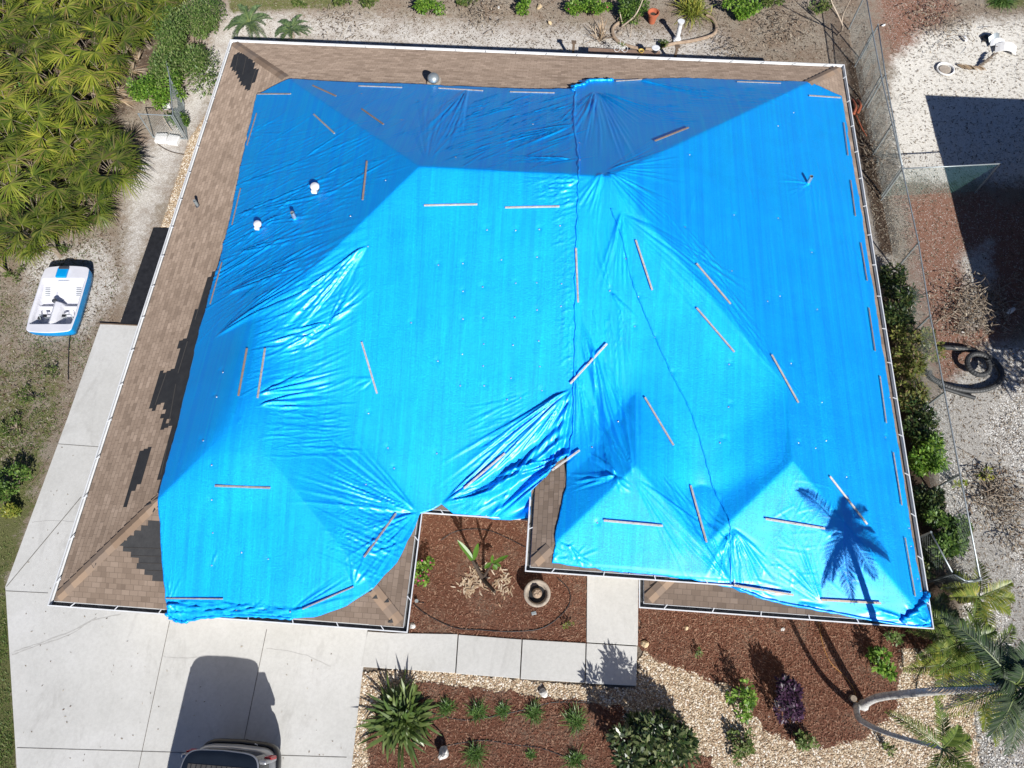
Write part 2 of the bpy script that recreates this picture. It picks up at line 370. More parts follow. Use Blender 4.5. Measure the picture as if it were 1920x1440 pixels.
M['cycad'] = leafmat('blue_green_frond', [(.07, .12, .05), (.12, .18, .08), (.18, .26, .11)], .45, .3)
M['banana'] = leafmat('broad_leaf', [(.04, .10, .015), (.08, .18, .02), (.12, .24, .035)], .4, .35)
M['grassb'] = leafmat('weed_leaf', [(.05, .09, .015), (.09, .15, .025), (.14, .2, .04), (.19, .2, .07)], .6, .3)
M['pink'] = leafmat('pink_petal', [(.55, .02, .16), (.65, .06, .28)], .6, .3)
M['chips'] = leafmat('mulch_chip', [(.12, .045, .026), (.16, .068, .04), (.22, .105, .065), (.34, .21, .14), (.17, .07, .045)], .9, 0, .2)
M['stones'] = leafmat('gravel_stone', [(.28, .18, .11), (.40, .29, .18), (.50, .39, .26), (.60, .51, .38), (.72, .66, .57)], .7, 0, .4)
M['shells'] = leafmat('shell_bit', [(.30, .27, .24), (.45, .43, .39), (.56, .54, .50), (.70, .69, .66)], .7, 0, .4)
M['litter'] = leafmat('leaf_litter', [(.08, .055, .035), (.16, .12, .08), (.28, .23, .17), (.42, .37, .29), (.14, .085, .05)], .9, .05, .2)

# ------------------------------------------------------------------ polygons
def inpoly(X, Y, poly):
    poly = np.asarray(poly); r = np.zeros(X.shape, bool); n = len(poly)
    for i in range(n):
        xi, yi = poly[i]; xj, yj = poly[i - 1]
        c = ((yi > Y) != (yj > Y)) & (X < (xj - xi) * (Y - yi) / (yj - yi + 1e-12) + xi); r ^= c
    return r
def sdist(X, Y, poly):
    d = np.full(X.shape, 1e9); n = len(poly)
    for i in range(n):
        a = np.array(poly[i - 1], float); b = np.array(poly[i], float); e = b - a; L = e @ e + 1e-9
        t = np.clip(((X - a[0]) * e[0] + (Y - a[1]) * e[1]) / L, 0, 1)
        d = np.minimum(d, np.hypot(X - a[0] - t * e[0], Y - a[1] - t * e[1]))
    return np.where(inpoly(X, Y, poly), d, -d)
def wpoly(pp, z=0): return [tuple(P(a, b, z)[:2]) for a, b in pp]
def jitter(poly, step=.12, amp=.05):
    out = []; n = len(poly); ph = rng.rand() * 9
    for i in range(n):
        a = np.array(poly[i]); b = np.array(poly[(i + 1) % n]); k = max(1, int(np.linalg.norm(b - a) / step))
        for j in range(k):
            q = a + (b - a) * j / k; out.append(tuple(q + rng.randn(2) * amp * (.0 if j == 0 and k < 2 else 1)))
    return out
def scatter_in(poly, n, z=0):
    poly = np.array(poly); lo, hi = poly.min(0), poly.max(0); out = np.zeros((0, 2))
    while len(out) < n:
        q = lo + rng.rand(n * 2, 2) * (hi - lo); q = q[inpoly(q[:, 0], q[:, 1], poly)]; out = np.vstack([out, q])
    return out[:n]
def basis(az, el):
    d = np.stack([np.cos(el) * np.cos(az), np.cos(el) * np.sin(az), np.sin(el)], -1)
    s = np.stack([-np.sin(az), np.cos(az), np.zeros_like(az)], -1); return d, s, np.cross(d, s)
def flakes(n, pts, z, L, W, T, lift=.01):
    """little flat diamonds lying about"""
    az = rng.rand(n) * 6.28; el = rng.randn(n) * .18
    d, s, u = basis(az, el); L = L * (.5 + rng.rand(n))[:, None]; Wd = W * (.5 + rng.rand(n))[:, None]
    c = np.column_stack([pts, np.full(n, z) + rng.rand(n) * lift])
    V = np.stack([c - d * L / 2, c + s * Wd / 2, c + d * L / 2, c - s * Wd / 2], 1).reshape(-1, 3)
    return V, np.arange(4 * n).reshape(n, 4)
def stones(n, pts, z, r):
    """octahedral pebbles"""
    o = np.array([[1, 0, 0], [0, 1, 0], [-1, 0, 0], [0, -1, 0], [0, 0, .7], [.7, .7, .35], [-.7, .7, .35], [-.7, -.7, .35], [.7, -.7, .35]])
    F = np.array([(0, 5, 4), (5, 1, 4), (1, 6, 4), (6, 2, 4), (2, 7, 4), (7, 3, 4), (3, 8, 4), (8, 0, 4)])
    az = rng.rand(n) * 6.28; R = r * (.55 + .9 * rng.rand(n)); ca, sa = np.cos(az), np.sin(az)
    sq = .6 + .4 * rng.rand(n)
    X = o[None, :, 0] * R[:, None]; Y = o[None, :, 1] * (R * sq)[:, None]; Z = o[None, :, 2] * R[:, None]
    V = np.stack([X * ca[:, None] - Y * sa[:, None] + pts[:, :1], X * sa[:, None] + Y * ca[:, None] + pts[:, 1:2], Z + z], -1).reshape(-1, 3)
    return V, (F[None] + 9 * np.arange(n)[:, None, None]).reshape(-1, 3)

# ------------------------------------------------------------------ ground
gx = np.concatenate([-np.geomspace(120, 25, 12), np.arange(-24, 19.5, .14), np.geomspace(20.5, 120, 12)])
gy = np.concatenate([-np.geomspace(120, 6, 12), np.arange(-5, 29.5, .14), np.geomspace(30.5, 140, 12)])
GX, GY = np.meshgrid(gx, gy); 
q = Q(np.stack([GX, GY, np.zeros_like(GX)], -1)); PX, PY = q[..., 0], q[..., 1]
def area(polys, soft=25):
    r = np.zeros(PX.shape)
    vis = (PX > -300) & (PX < 2300) & (PY > -300) & (PY < 1800)
    for pl in polys:
        r[vis] = np.maximum(r[vis], np.clip(.5 + sdist(PX[vis], PY[vis], pl) / (2 * soft), 0, 1))
    return r
A = {}
A['sand'] = area([[(235, 330), (330, 190), (390, 70), (430, 0), (520, 30), (600, 20), (1350, 60), (1420, 130), (430, 130), (300, 400), (240, 560), (225, 480)],
                  [(40, 470), (200, 440), (240, 540), (150, 640), (40, 640)], [(460, 10), (760, 40), (760, 130), (460, 130)]], 42) * .82
A['grass'] = area([[(-200, 480), (180, 470), (170, 560), (150, 700), (20, 1100), (10, 1700), (-300, 1700), (-300, 480)]], 30) * (.28 + .55 * np.clip((PY - 560) / 500, 0, 1))
A['grass'] = np.maximum(A['grass'], area([[(-300, 1120), (20, 1120), (40, 1800), (-300, 1800)]], 8))
A['grass'] = np.maximum(A['grass'], area([[(1840, -200), (2200, -200), (2200, 20), (1850, 12)], [(440, -200), (640, -200), (640, 12), (430, 20)]], 14))
A['pebble'] = area([[(355, 260), (300, 430), (222, 612), (262, 618), (330, 430), (395, 200)]], 8)
A['mulch'] = area([[(1655, 350), (1840, 345), (1960, 400), (1960, 560), (1860, 690), (1770, 760), (1715, 600), (1690, 420)], [(1830, 900), (1960, 880), (1960, 1000), (1840, 985)],
                   [(1620, -50), (1820, -50), (1780, 60), (1720, 130), (1660, 120)]], 45) * .8
A['white'] = area([[(1680, 110), (1730, 60), (1830, 40), (2200, 20), (2200, 345), (1690, 335), (1665, 200)]], 40)
A['shell'] = area([[(1730, 770), (1850, 640), (2300, 640), (2300, 1700), (1850, 1700), (1800, 1100), (1760, 900)], [(1610, 290), (1640, 300), (1680, 480), (1690, 560), (1655, 560)],
                   [(1800, 480), (1860, 450), (1870, 600), (1810, 620)]], 34) * .92
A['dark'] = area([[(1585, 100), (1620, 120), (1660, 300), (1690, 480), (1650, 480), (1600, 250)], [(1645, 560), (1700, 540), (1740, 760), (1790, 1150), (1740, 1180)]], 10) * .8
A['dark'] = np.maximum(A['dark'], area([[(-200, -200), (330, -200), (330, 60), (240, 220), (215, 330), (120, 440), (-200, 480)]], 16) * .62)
gz = -.03 + .012 * rng.rand(*GX.shape) + .012 * np.sin(GX * 2.1 + np.sin(GY * 1.7)) 
nX, nY = len(gx), len(gy); ii = np.arange(nX * nY).reshape(nY, nX)
F = np.stack([ii[:-1, :-1], ii[:-1, 1:], ii[1:, 1:], ii[1:, :-1]], -1).reshape(-1, 4)
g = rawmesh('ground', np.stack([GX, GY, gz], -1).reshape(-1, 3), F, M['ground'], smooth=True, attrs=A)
tag(g, kind='structure')

def sheet(name, poly, z, mat, jit=0, kind='structure', label=None):
    pl = jitter(poly, .1, jit) if jit else poly
    mb = MB(); mb.prism(pl, z - .06, z); o = mb.build(name, mat); tag(o, kind=kind, label=label); return o
# gravel bed in front, mulch beds on top
grav_px = [(676, 1262), (770, 1252), (1000, 1278), (1190, 1292), (1200, 1232), (1225, 1210), (1300, 1230), (1400, 1300), (1560, 1330), (1650, 1240), (1720, 1190), (1775, 1200), (1820, 1300), (1845, 1500), (640, 1500)]
grav = wpoly(grav_px); sheet('gravel_bed', grav, .006, M['gravel'], .04)
m_court = wpoly([(768, 950), (1000, 950), (1110, 1040), (1104, 1208), (768, 1186)]); sheet('mulch_bed', m_court, .012, M['mulch'], .0)
m_right = wpoly([(1192, 1110), (1760, 1150), (1745, 1215), (1690, 1215), (1680, 1330), (1620, 1385), (1560, 1400), (1440, 1375), (1385, 1290), (1300, 1260), (1235, 1240), (1192, 1205)])
sheet('mulch_bed', m_right, .014, M['mulch'], .07)
m_front = wpoly([(745, 1290), (790, 1278), (950, 1300), (1110, 1318), (1160, 1330), (1190, 1395), (1330, 1420), (1350, 1500), (690, 1500), (690, 1380), (715, 1310)])
sheet('mulch_bed', m_front, .018, M['mulch'], .05)
# walks and drive
def slab(name, pts, top=.05, parent=None, mat=None):
    mb = MB(); mb.prism(wpoly(pts, top), -.05, top); o = mb.build(name, mat or M['concrete'], parent)
    if not parent: tag(o, kind='structure')
    return o
drive = slab('driveway', [(188, 608), (262, 610), (262, 900), (700, 1120), (688, 1186), (652, 1500), (35, 1500), (10, 1100), (128, 780)], .045)
def joint(par, a, b, wd=.014, z=.049, mat=None):
    mb = MB(); A_ = P(*a, z); B_ = P(*b, z); mb.bar(A_, B_, wd, .004); mb.build('joint', mat or M['joint'], par)
for a, b in [((10, 1108), (90, 1112)), ((32, 1402), (650, 1420)), ((318, 1165), (247, 1500)), ((500, 1180), (455, 1400)), ((455, 1400), (440, 1500)), ((104, 832), (185, 838))]: joint(drive, a, b)
joint(drive, (12, 1100), (152, 932), .02)
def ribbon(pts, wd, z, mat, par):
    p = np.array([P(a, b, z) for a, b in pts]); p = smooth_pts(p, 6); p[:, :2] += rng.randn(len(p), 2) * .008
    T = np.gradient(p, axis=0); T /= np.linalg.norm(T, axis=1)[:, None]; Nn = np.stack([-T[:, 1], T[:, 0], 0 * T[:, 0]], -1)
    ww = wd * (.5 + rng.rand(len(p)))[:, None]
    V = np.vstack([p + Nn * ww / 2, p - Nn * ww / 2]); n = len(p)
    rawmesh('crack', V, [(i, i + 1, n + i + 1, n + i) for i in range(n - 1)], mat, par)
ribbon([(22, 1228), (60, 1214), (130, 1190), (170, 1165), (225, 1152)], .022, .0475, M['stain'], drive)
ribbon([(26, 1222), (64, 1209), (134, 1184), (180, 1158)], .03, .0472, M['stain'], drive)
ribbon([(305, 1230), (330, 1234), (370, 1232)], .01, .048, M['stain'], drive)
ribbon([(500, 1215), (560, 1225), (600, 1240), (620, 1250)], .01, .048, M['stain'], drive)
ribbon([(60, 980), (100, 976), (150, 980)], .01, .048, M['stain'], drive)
walk = empty('walkway', P(900, 1230, 0)); tag(walk, kind='structure')
def wslab(pts):
    mb = MB(); L = walk.location; pl = [(p[0] - L[0], p[1] - L[1]) for p in wpoly(pts, .05)]; mb.prism(pl, -.06, .05); mb.build('slab', M['concrete'], walk, bevel=.008)
wslab([(689, 1184), (736, 1187), (858, 1189), (853, 1262), (677, 1250)])
wslab([(860, 1190), (978, 1199), (974, 1272), (855, 1263)])
wslab([(980, 1199), (1098, 1206), (1096, 1280), (976, 1273)])
wslab([(1100, 1206), (1195, 1212), (1193, 1286), (1098, 1281)])
wslab([(1101, 1060), (1197, 1064), (1196, 1210), (1100, 1204)])
# black strip beside the house
mb = MB(); mb.prism(wpoly([(287, 427), (345, 428), (292, 610), (224, 608)], .04), -.03, .04)
tag(mb.build('ground_cloth', M['black'], bevel=.01), 'black weed cloth strip lying beside the tan gravel under the left eave', 'weed cloth')
mb = MB(); mb.bar(P(186, 607, .03), P(262, 611, .03), .03, .08); tag(mb.build('edge_board', M['woodd']), 'thin dark board along the far end of the side patio', 'board')

# scattered bits: uncountable
V, F = flakes(9000, scatter_in(m_court, 9000), .016, .08, .018, 0, .02)
tag(rawmesh('mulch_chips', V, F, M['chips']), kind='stuff', label='reddish bark chips strewn over the courtyard bed', cat='mulch')
V, F = flakes(16000, scatter_in(m_right, 16000), .02, .08, .018, 0, .02)
tag(rawmesh('mulch_chips', V, F, M['chips']), kind='stuff', label='reddish bark chips strewn over the right front bed', cat='mulch')
V, F = flakes(11000, scatter_in(m_front, 11000), .024, .08, .018, 0, .02)
tag(rawmesh('mulch_chips', V, F, M['chips']), kind='stuff', label='reddish bark chips strewn over the front planting bed', cat='mulch')
pts = scatter_in(grav, 26000); k = ~inpoly(pts[:, 0], pts[:, 1], m_right) & ~inpoly(pts[:, 0], pts[:, 1], m_front); pts = pts[k]
V, F = stones(len(pts), pts, .004, .021)
tag(rawmesh('gravel', V, F, M['stones']), kind='stuff', label='loose tan and cream gravel around the front beds', cat='gravel')
pts = scatter_in(wpoly([(355, 260), (300, 430), (222, 612), (262, 618), (330, 430), (395, 200)]), 4500)
V, F = stones(len(pts), pts, -.02, .022); tag(rawmesh('gravel', V, F, M['stones']), kind='stuff', label='band of tan gravel along the left side of the house', cat='gravel')
pts = scatter_in(wpoly([(1740, 790), (1850, 650), (1960, 650), (1960, 1500), (1850, 1500), (1800, 1100)]), 24000)
V, F = stones(len(pts), pts, -.03, .018); tag(rawmesh('shell_gravel', V, F, M['shells']), kind='stuff', label='grey white shell gravel beyond the chain-link fence', cat='gravel')
lit = []
for pl, n in (([(215, 330), (380, 80), (430, -40), (240, -40)], 2500), ([(40, 430), (240, 420), (210, 620), (130, 800), (0, 900), (0, 480)], 4200), ([(430, -40), (1620, -40), (1640, 120), (430, 90)], 12000),
              ([(1590, 110), (1660, 110), (1720, 480), (1660, 560)], 3000), ([(1650, -20), (1960, -20), (1960, 660), (1760, 740)], 6000), ([(1740, 750), (1960, 660), (1960, 1500), (1840, 1500)], 2600)):
    p_ = scatter_in(wpoly(pl), n); lit.append(p_)
lit = np.vstack(lit); V, F = flakes(len(lit), lit, -.012, .10, .022, 0, .02)
tag(rawmesh('leaf_litter', V, F, M['litter']), kind='stuff', label='dry leaves and twigs scattered over the bare ground', cat='leaf litter')

# ------------------------------------------------------------------ house
house = empty('house', (0, 0, 0)); tag(house, 'single-storey house with a hipped tan shingle roof mostly under blue tarps', 'house')
foot = [(x0, yg), (xa, yg), (xa, y1), (xb, y1), (xb, yr), (x1, yr), (x1, yb), (x0, yb)]
def inset(poly, d):
    out = []; n = len(poly)
    for i in range(n):
        a, b, c = [np.array(poly[j % n], float) for j in (i - 1, i, i + 1)]
        e1 = (b - a) / np.linalg.norm(b - a); e2 = (c - b) / np.linalg.norm(c - b)
        n1 = np.array([-e1[1], e1[0]]); n2 = np.array([-e2[1], e2[0]])
        out.append(tuple(b + d * (n1 + n2) / (1 + n1 @ n2)))
    return out
mb = MB(); mb.prism(inset(foot, .55), -.03, ZE - .2); mb.prism([(xc + .5, ye + .5), (xd - .5, ye + .5), (xd - .5, y1 + 1), (xc + .5, y1 + 1)], -.031, ZE + E3 - .21); mb.build('wall', M['wall'], house)
mb = MB(); mb.prism(inset(foot, .02), ZE - .19, ZE - .02); mb.build('fascia', M['white'], house)
mb = MB(); mb.prism([(xc + .02, ye + .02), (xd - .02, ye + .02), (xd - .02, y1 + 1.8), (xc + .02, y1 + 1.8)], ZE + E3 - .19, ZE + E3 - .02); mb.build('fascia', M['white'], house)
H = lambda x, y, e=0: (x, y, ZE + e + PIT * 0)
def fz(x, y, ins, e=0): return (x, y, ZE + e + PIT * ins)
faces = [
 ('y', -1, [fz(x1, yb, 0), fz(x0, yb, 0), fz(x0 + s1, yb - s1, s1), fz(x1 - s1, yb - s1, s1)]),
 ('x', 1, [fz(x0, yb, 0), fz(x0, yg, 0), fz(x0 + w2, yg + w2, w2), fz(x0 + w2, y1 + w2, w2), fz(x0 + s1, yb - s1, s1)]),
 ('y', 1, [fz(x0, yg, 0), fz(xa, yg, 0), fz(x0 + w2, yg + w2, w2)]),
 ('x', -1, [fz(xa, yg, 0), fz(xa, y1, 0), fz(x0 + w2, y1 + w2, w2), fz(x0 + w2, yg + w2, w2)]),
 ('y', 1, [fz(xa, y1, 0), fz(xb, y1, 0), fz(x1 - w4, y1 + w4, w4), fz(x1 - s1, y1 + s1, s1), fz(x0 + s1, y1 + s1, s1), fz(x0 + w2, y1 + w2, w2)]),
 ('x', 1, [fz(xb, y1, 0), fz(xb, yr, 0), fz(x1 - w4, yr + w4, w4), fz(x1 - w4, y1 + w4, w4)]),
 ('y', 1, [fz(xb, yr, 0), fz(x1, yr, 0), fz(x1 - w4, yr + w4, w4)]),
 ('x', -1, [fz(x1, yr, 0), fz(x1, yb, 0), fz(x1 - s1, yb - s1, s1), fz(x1 - w4, y1 + w4, w4), fz(x1 - w4, yr + w4, w4)]),
]
y9 = 7.5
faces3 = [('y', 1, [fz(xc, ye, 0, E3), fz(xd, ye, 0, E3), fz(xc + w3, ye + w3, w3, E3)]),
          ('x', 1, [fz(xc, y9, 0, E3), fz(xc, ye, 0, E3), fz(xc + w3, ye + w3, w3, E3), fz(xc + w3, y9, w3, E3)]),
          ('x', -1, [fz(xd, ye, 0, E3), fz(xd, y9, 0, E3), fz(xc + w3, y9, w3, E3), fz(xc + w3, ye + w3, w3, E3)])]
def roofmesh(name, faces):
    V = []; F = []; UV = []
    kk = math.sqrt(1 + PIT * PIT)
    for ax, sg, vs in faces:
        b = len(V); V += vs; F.append(tuple(range(b, b + len(vs))))
        for (x, y, z) in vs:
            UV.append((x, (z - ZE) / PIT * kk) if ax == 'y' else (y + 3.3, (z - ZE) / PIT * kk))
    return rawmesh(name, V, F, M['shingle'], house, uv=UV)
roof = roofmesh('roof', faces); roofmesh('entry_roof', faces3)
# gutters
def gutter(poly, zt, closed, name='gutter'):
    n = len(poly)
    def off(d):
        if closed: return [np.array(p) for p in inset(poly, -d)]
        out = []
        for i in range(n):
            b = np.array(poly[i], float)
            e1 = np.array(poly[i], float) - np.array(poly[i - 1], float) if i > 0 else np.array(poly[1], float) - b
            e2 = np.array(poly[i + 1], float) - b if i < n - 1 else e1
            if i == 0: e1 = e2
            e1 /= np.linalg.norm(e1); e2 /= np.linalg.norm(e2)
            n1 = np.array([-e1[1], e1[0]]); n2 = np.array([-e2[1], e2[0]]); out.append(b - d * (n1 + n2) / (1 + n1 @ n2))
        return out
    prof = [(.004, zt - .03), (.004, zt - .13), (.075, zt - .135), (.118, zt - .06), (.123, zt + .004), (.098, zt + .006), (.10, zt - .02), (.105, zt - .06), (.07, zt - .122), (.012, zt - .118), (.014, zt - .028)]
    rings = [[(q[0], q[1], z) for q in off(d)] for d, z in prof]; mb = MB(); m = len(prof)
    V = [v for r in rings for v in r]; F = []
    for i in range(n if closed else n - 1):
        j = (i + 1) % n
        for k in range(m): F.append((k * n + i, k * n + j, ((k + 1) % m) * n + j, ((k + 1) % m) * n + i))
    mb.add(V, F); g_ = mb.build(name, M['white'], house)
    a, b = off(.02), off(.095); mb = MB(); V = [(q[0], q[1], zt - .095) for q in a + b]
    mb.add(V, [(i, (i + 1) % n, n + (i + 1) % n, n + i) for i in range(n if closed else n - 1)]); mb.build('gutter_debris_shade', M['gutterin'], g_)  # dark strip: gutter dirt with the lip's shade put into its colour
    a, b = off(.004), off(.12)
    for i in range(n if closed else n - 1):
        j = (i + 1) % n; L = np.linalg.norm(b[j] - b[i]); k = max(1, int(L / .98))
        for q in range(k):
            t = (q + .5) / k; A_ = a[i] + (a[j] - a[i]) * t; B_ = b[i] + (b[j] - b[i]) * t
            mb = MB(); mb.bar((*A_, zt), (*B_, zt + .002), .02, .012); mb.build('hanger_strap', M['white'], g_)
gutter(foot, ZE, True)
gutter([(xc, 4.9), (xc, ye), (xd, ye), (xd, 3.02 + .3)][0:3] + [(xd, ye + .35)], ZE + E3, False)
# hip caps where shingles show
def hipcap(a, dirxy, n, e=0, step=.15):
    V = []; F = []
    a = np.array(a, float); d = np.array([dirxy[0], dirxy[1], PIT]); side = np.array([-dirxy[1], dirxy[0], 0]) / math.sqrt(2)
    for i in range(n):
        o = a + d * (i * step + .09); e2 = a + d * ((i + 1.35) * step + .07)
        up0 = .030 + rng.rand() * .006; up1 = .012; wd = .135
        for (q, u) in ((o, up0), (e2, up1)):
            for sgn in (-1, -.5, 0, .5, 1):
                v = q + side * wd * sgn; v[2] += u - abs(sgn) * wd * PIT / math.sqrt(2); V.append(v)
        b = i * 10
        for k in range(4): F.append((b + k, b + k + 1, b + 5 + k + 1, b + 5 + k))
    rawmesh('hip_cap', V, F, M['cap'], roof)
hipcap(fz(x0, yg, 0), (1, 1), 24); hipcap(fz(x0, yb, 0), (1, -1), 17); hipcap(fz(xa, yg, 0), (-1, 1), 9)
hipcap(fz(x1, yb, 0), (-1, -1), 9); hipcap(fz(xc, ye, 0, E3), (1, 1), 2); hipcap(fz(xb, yr, 0), (1, 1), 5)
# torn patches: underlayment on the slope
def onroof(pts, lift): return [(p[0], p[1], float(roofh(p[0], p[1])) + lift) for p in (RH(*q) for q in pts)]
def patch(pts, face='w', name='torn_patch'):
    """courses of missing shingles: whole tabs gone, so the outline steps with the courses"""
    w_ = np.array([RH(*q)[:2] for q in pts]); rowh = .1162; cu = .118; V = {}; F = []
    if face == 'w': uu, vv = w_[:, 1], w_[:, 0] - x0
    else: uu, vv = w_[:, 0], w_[:, 1] - yg
    for r_ in range(int(vv.min() / rowh) - 1, int(vv.max() / rowh) + 2):
        for k in range(int(uu.min() / cu) - 2, int(uu.max() / cu) + 2):
            u0 = k * cu + (r_ % 3) * cu / 3; v0 = r_ * rowh
            if not inpoly(np.array([u0 + cu / 2]), np.array([v0 + rowh / 2]), np.stack([uu, vv], -1))[0]: continue
            q = []
            for (a_, b_) in ((u0, v0), (u0 + cu, v0), (u0 + cu, v0 + rowh), (u0, v0 + rowh)):
                X = (x0 + b_, a_) if face == 'w' else (a_, yg + b_)
                key = (round(X[0], 3), round(X[1], 3)); V.setdefault(key, len(V)); q.append(V[key])
            F.append(tuple(q))
    P3 = [(x_, y_, ZE + PIT * ((x_ - x0) if face == 'w' else (y_ - yg)) + .005) for x_, y_ in V]
    return rawmesh(name, P3, F, M['felt'], roof)
pt1 = patch([(420, 470), (403, 508), (389, 522), (376, 574), (363, 580), (350, 632), (338, 638), (327, 694), (318, 694), (314, 684), (310, 698), (298, 697), (277, 768), (291, 767), (294, 754), (306, 757), (304, 768), (312, 772), (308, 778), (300, 778), (299, 784), (316, 790), (306, 790), (304, 803), (322, 803), (302, 865), (294, 924), (306, 930), (360, 750)])
pt2 = patch([(288, 832), (273, 845), (262, 850), (250, 890), (240, 912), (232, 947), (240, 948), (247, 925), (256, 925), (258, 906), (266, 912), (270, 888), (276, 872), (283, 845)])
pt3 = patch([(320, 965), (295, 972), (270, 985), (240, 1008), (228, 1020), (228, 1033), (243, 1035), (243, 1048), (259, 1048), (259, 1062), (273, 1063), (273, 1076), (288, 1076), (288, 1090), (325, 1092), (325, 1000)], 's')
pt4 = patch([(447, 98), (454, 103), (462, 101), (472, 111), (480, 120), (477, 128), (483, 132), (478, 154), (470, 157), (468, 170), (461, 169), (459, 160), (452, 158), (450, 148), (444, 146), (442, 137), (432, 133), (437, 107)])
def smallpatch(pts):
    V = onroof(pts, .03); rawmesh('torn_patch', V, [tuple(range(len(V)))], M['felt'], roof)
smallpatch([(176, 1052), (182, 1057), (177, 1066), (172, 1058)]); smallpatch([(275, 948), (300, 930), (304, 950), (296, 952), (288, 962)])
for c in ((694, 1108), (703, 1120), (725, 1127), (732, 1165)): smallpatch([(c[0] - 5, c[1] + 3), (c[0] + 3, c[1] - 5), (c[0] + 6, c[1] + 3)])
def tabs(par, segs):
    for a, b in segs:
        mb = MB(); p, q = onroof([a, b], .012); mb.bar(p, q, .016, .006); mb.build('torn_shingle_edge', M['tabedge'], par)
tabs(pt4, [((447, 104), (441, 134)), ((481, 128), (470, 160)), ((462, 108), (455, 140))])
tabs(pt1, [((384, 540), (366, 600)), ((352, 640), (334, 700)), ((312, 700), (291, 760)), ((330, 720), (316, 800)), ((315, 830), (302, 890))])
tabs(pt3, [((232, 1027), (300, 1029)), ((246, 1042), (305, 1044)), ((262, 1056), (305, 1057)), ((276, 1070), (305, 1071))])

# ------------------------------------------------------------------ tarps
TS = .028
tx = np.arange(x0 - .3, x1 + .35, TS); ty = np.arange(yg - .35, yb + .1, TS); TX, TY = np.meshgrid(tx, ty)
base = roofh(TX, TY)
def blur(Z, r, it=2):
    for _ in range(it):
        for ax in (0, 1):
            pad = [(0, 0), (0, 0)]; pad[ax] = (r + 1, r); C = np.cumsum(np.pad(Z, pad, mode='edge'), axis=ax); n = Z.shape[ax]
            Z = (np.take(C, range(2 * r + 1, n + 2 * r + 1), ax) - np.take(C, range(0, n), ax)) / (2 * r + 1)
    return Z
sm = blur(base, 8, 2)
sm2 = blur(base, 24, 2)
span = np.maximum(sm, sm2 - .03)
TZ0 = np.maximum(base * .6 + blur(base, 2, 2) * .4, span) + .03
# the sheet is pulled tight between the entry ridge, the right wing ridge and the main slope: relax it over that hollow
st = 4; Zc = base[::st, ::st].copy(); Zr = Zc.copy(); XC, YC = TX[::st, ::st], TY[::st, ::st]
mk = inpoly(XC, YC, [(xc + w3, ye + 2.0), (4.2, 4.9), (x1 - w4 - .25, yr + w4 + .1), (x1 - w4 + .2, y1 + w4 + 1.2), (3.6, 9.6), (xc + w3 - .2, 8.2)])
for _ in range(500):
    av = (np.roll(Zr, 1, 0) + np.roll(Zr, -1, 0) + np.roll(Zr, 1, 1) + np.roll(Zr, -1, 1)) / 4
    Zr = np.where(mk, np.maximum(Zc, av), Zr)
dz = np.repeat(np.repeat(Zr - Zc, st, 0), st, 1)[:base.shape[0], :base.shape[1]]
if dz.shape != base.shape: dz = np.pad(dz, ((0, base.shape[0] - dz.shape[0]), (0, base.shape[1] - dz.shape[1])), mode='edge')
TZ0 = np.maximum(TZ0, blur(base + .85 * dz, 5, 2) + .03)
sg_ = np.exp(-((TX - (x0 + w2)) / 1.3) ** 2) * np.clip((TY - (y1 - .6)) / 1.2, 0, 1) * np.clip((y1 + w2 + 1.6 - TY) / 1.5, 0, 1)
TZ0 = TZ0 * (1 - sg_) + (blur(base, 14, 3) + .16) * sg_
WR = np.zeros_like(TZ0)
def fold(a, b, w_, amp, curve=0):
    w_ = w_ * .58; amp = amp * .62
    a = np.array(a[:2]); b = np.array(b[:2]); lo = np.minimum(a, b) - 3 * w_ - abs(curve); hi = np.maximum(a, b) + 3 * w_ + abs(curve)
    i0, i1 = np.searchsorted(tx, (lo[0], hi[0])); j0, j1 = np.searchsorted(ty, (lo[1], hi[1]))
    if i1 <= i0 or j1 <= j0: return
    X = TX[j0:j1, i0:i1]; Y = TY[j0:j1, i0:i1]; d = b - a; L = np.linalg.norm(d) + 1e-6; d /= L
    t = ((X - a[0]) * d[0] + (Y - a[1]) * d[1]) / L; s_ = -(X - a[0]) * d[1] + (Y - a[1]) * d[0] - curve * 4 * t * (1 - t)
    env = np.clip(t * 5, 0, 1) * np.clip((1 - t) * 2.2, 0, 1); env = env * env * (3 - 2 * env) * ((t > 0) & (t < 1))
    ww = w_ * (.45 + .75 * np.clip(t, 0, 1))
    WR[j0:j1, i0:i1] += amp * env * (np.exp(-np.abs(s_ / ww) ** 1.5) - .55 * np.exp(-((s_ - 1.6 * ww) / ww) ** 2))
def fan(o, tgt, half, n, w_=.05, amp=.03, l0=.35, curve=.1):
    n = int(n * 1.8); o = RH(*o)[:2]; tg = RH(*tgt)[:2]; d = tg - o; L = np.linalg.norm(d); a0 = math.atan2(d[1], d[0])
    for k in range(n):
        a = a0 + rad(half) * (2 * (k + rng.rand()) / n - 1); l = L * (l0 + (1.1 - l0) * rng.rand()); st = .04 * L * rng.rand()
        u = np.array([math.cos(a), math.sin(a)]); fold(o + u * st, o + u * l, w_ * (.6 + .8 * rng.rand()), amp * (.35 + .9 * rng.rand()), curve * rng.randn() * .25)
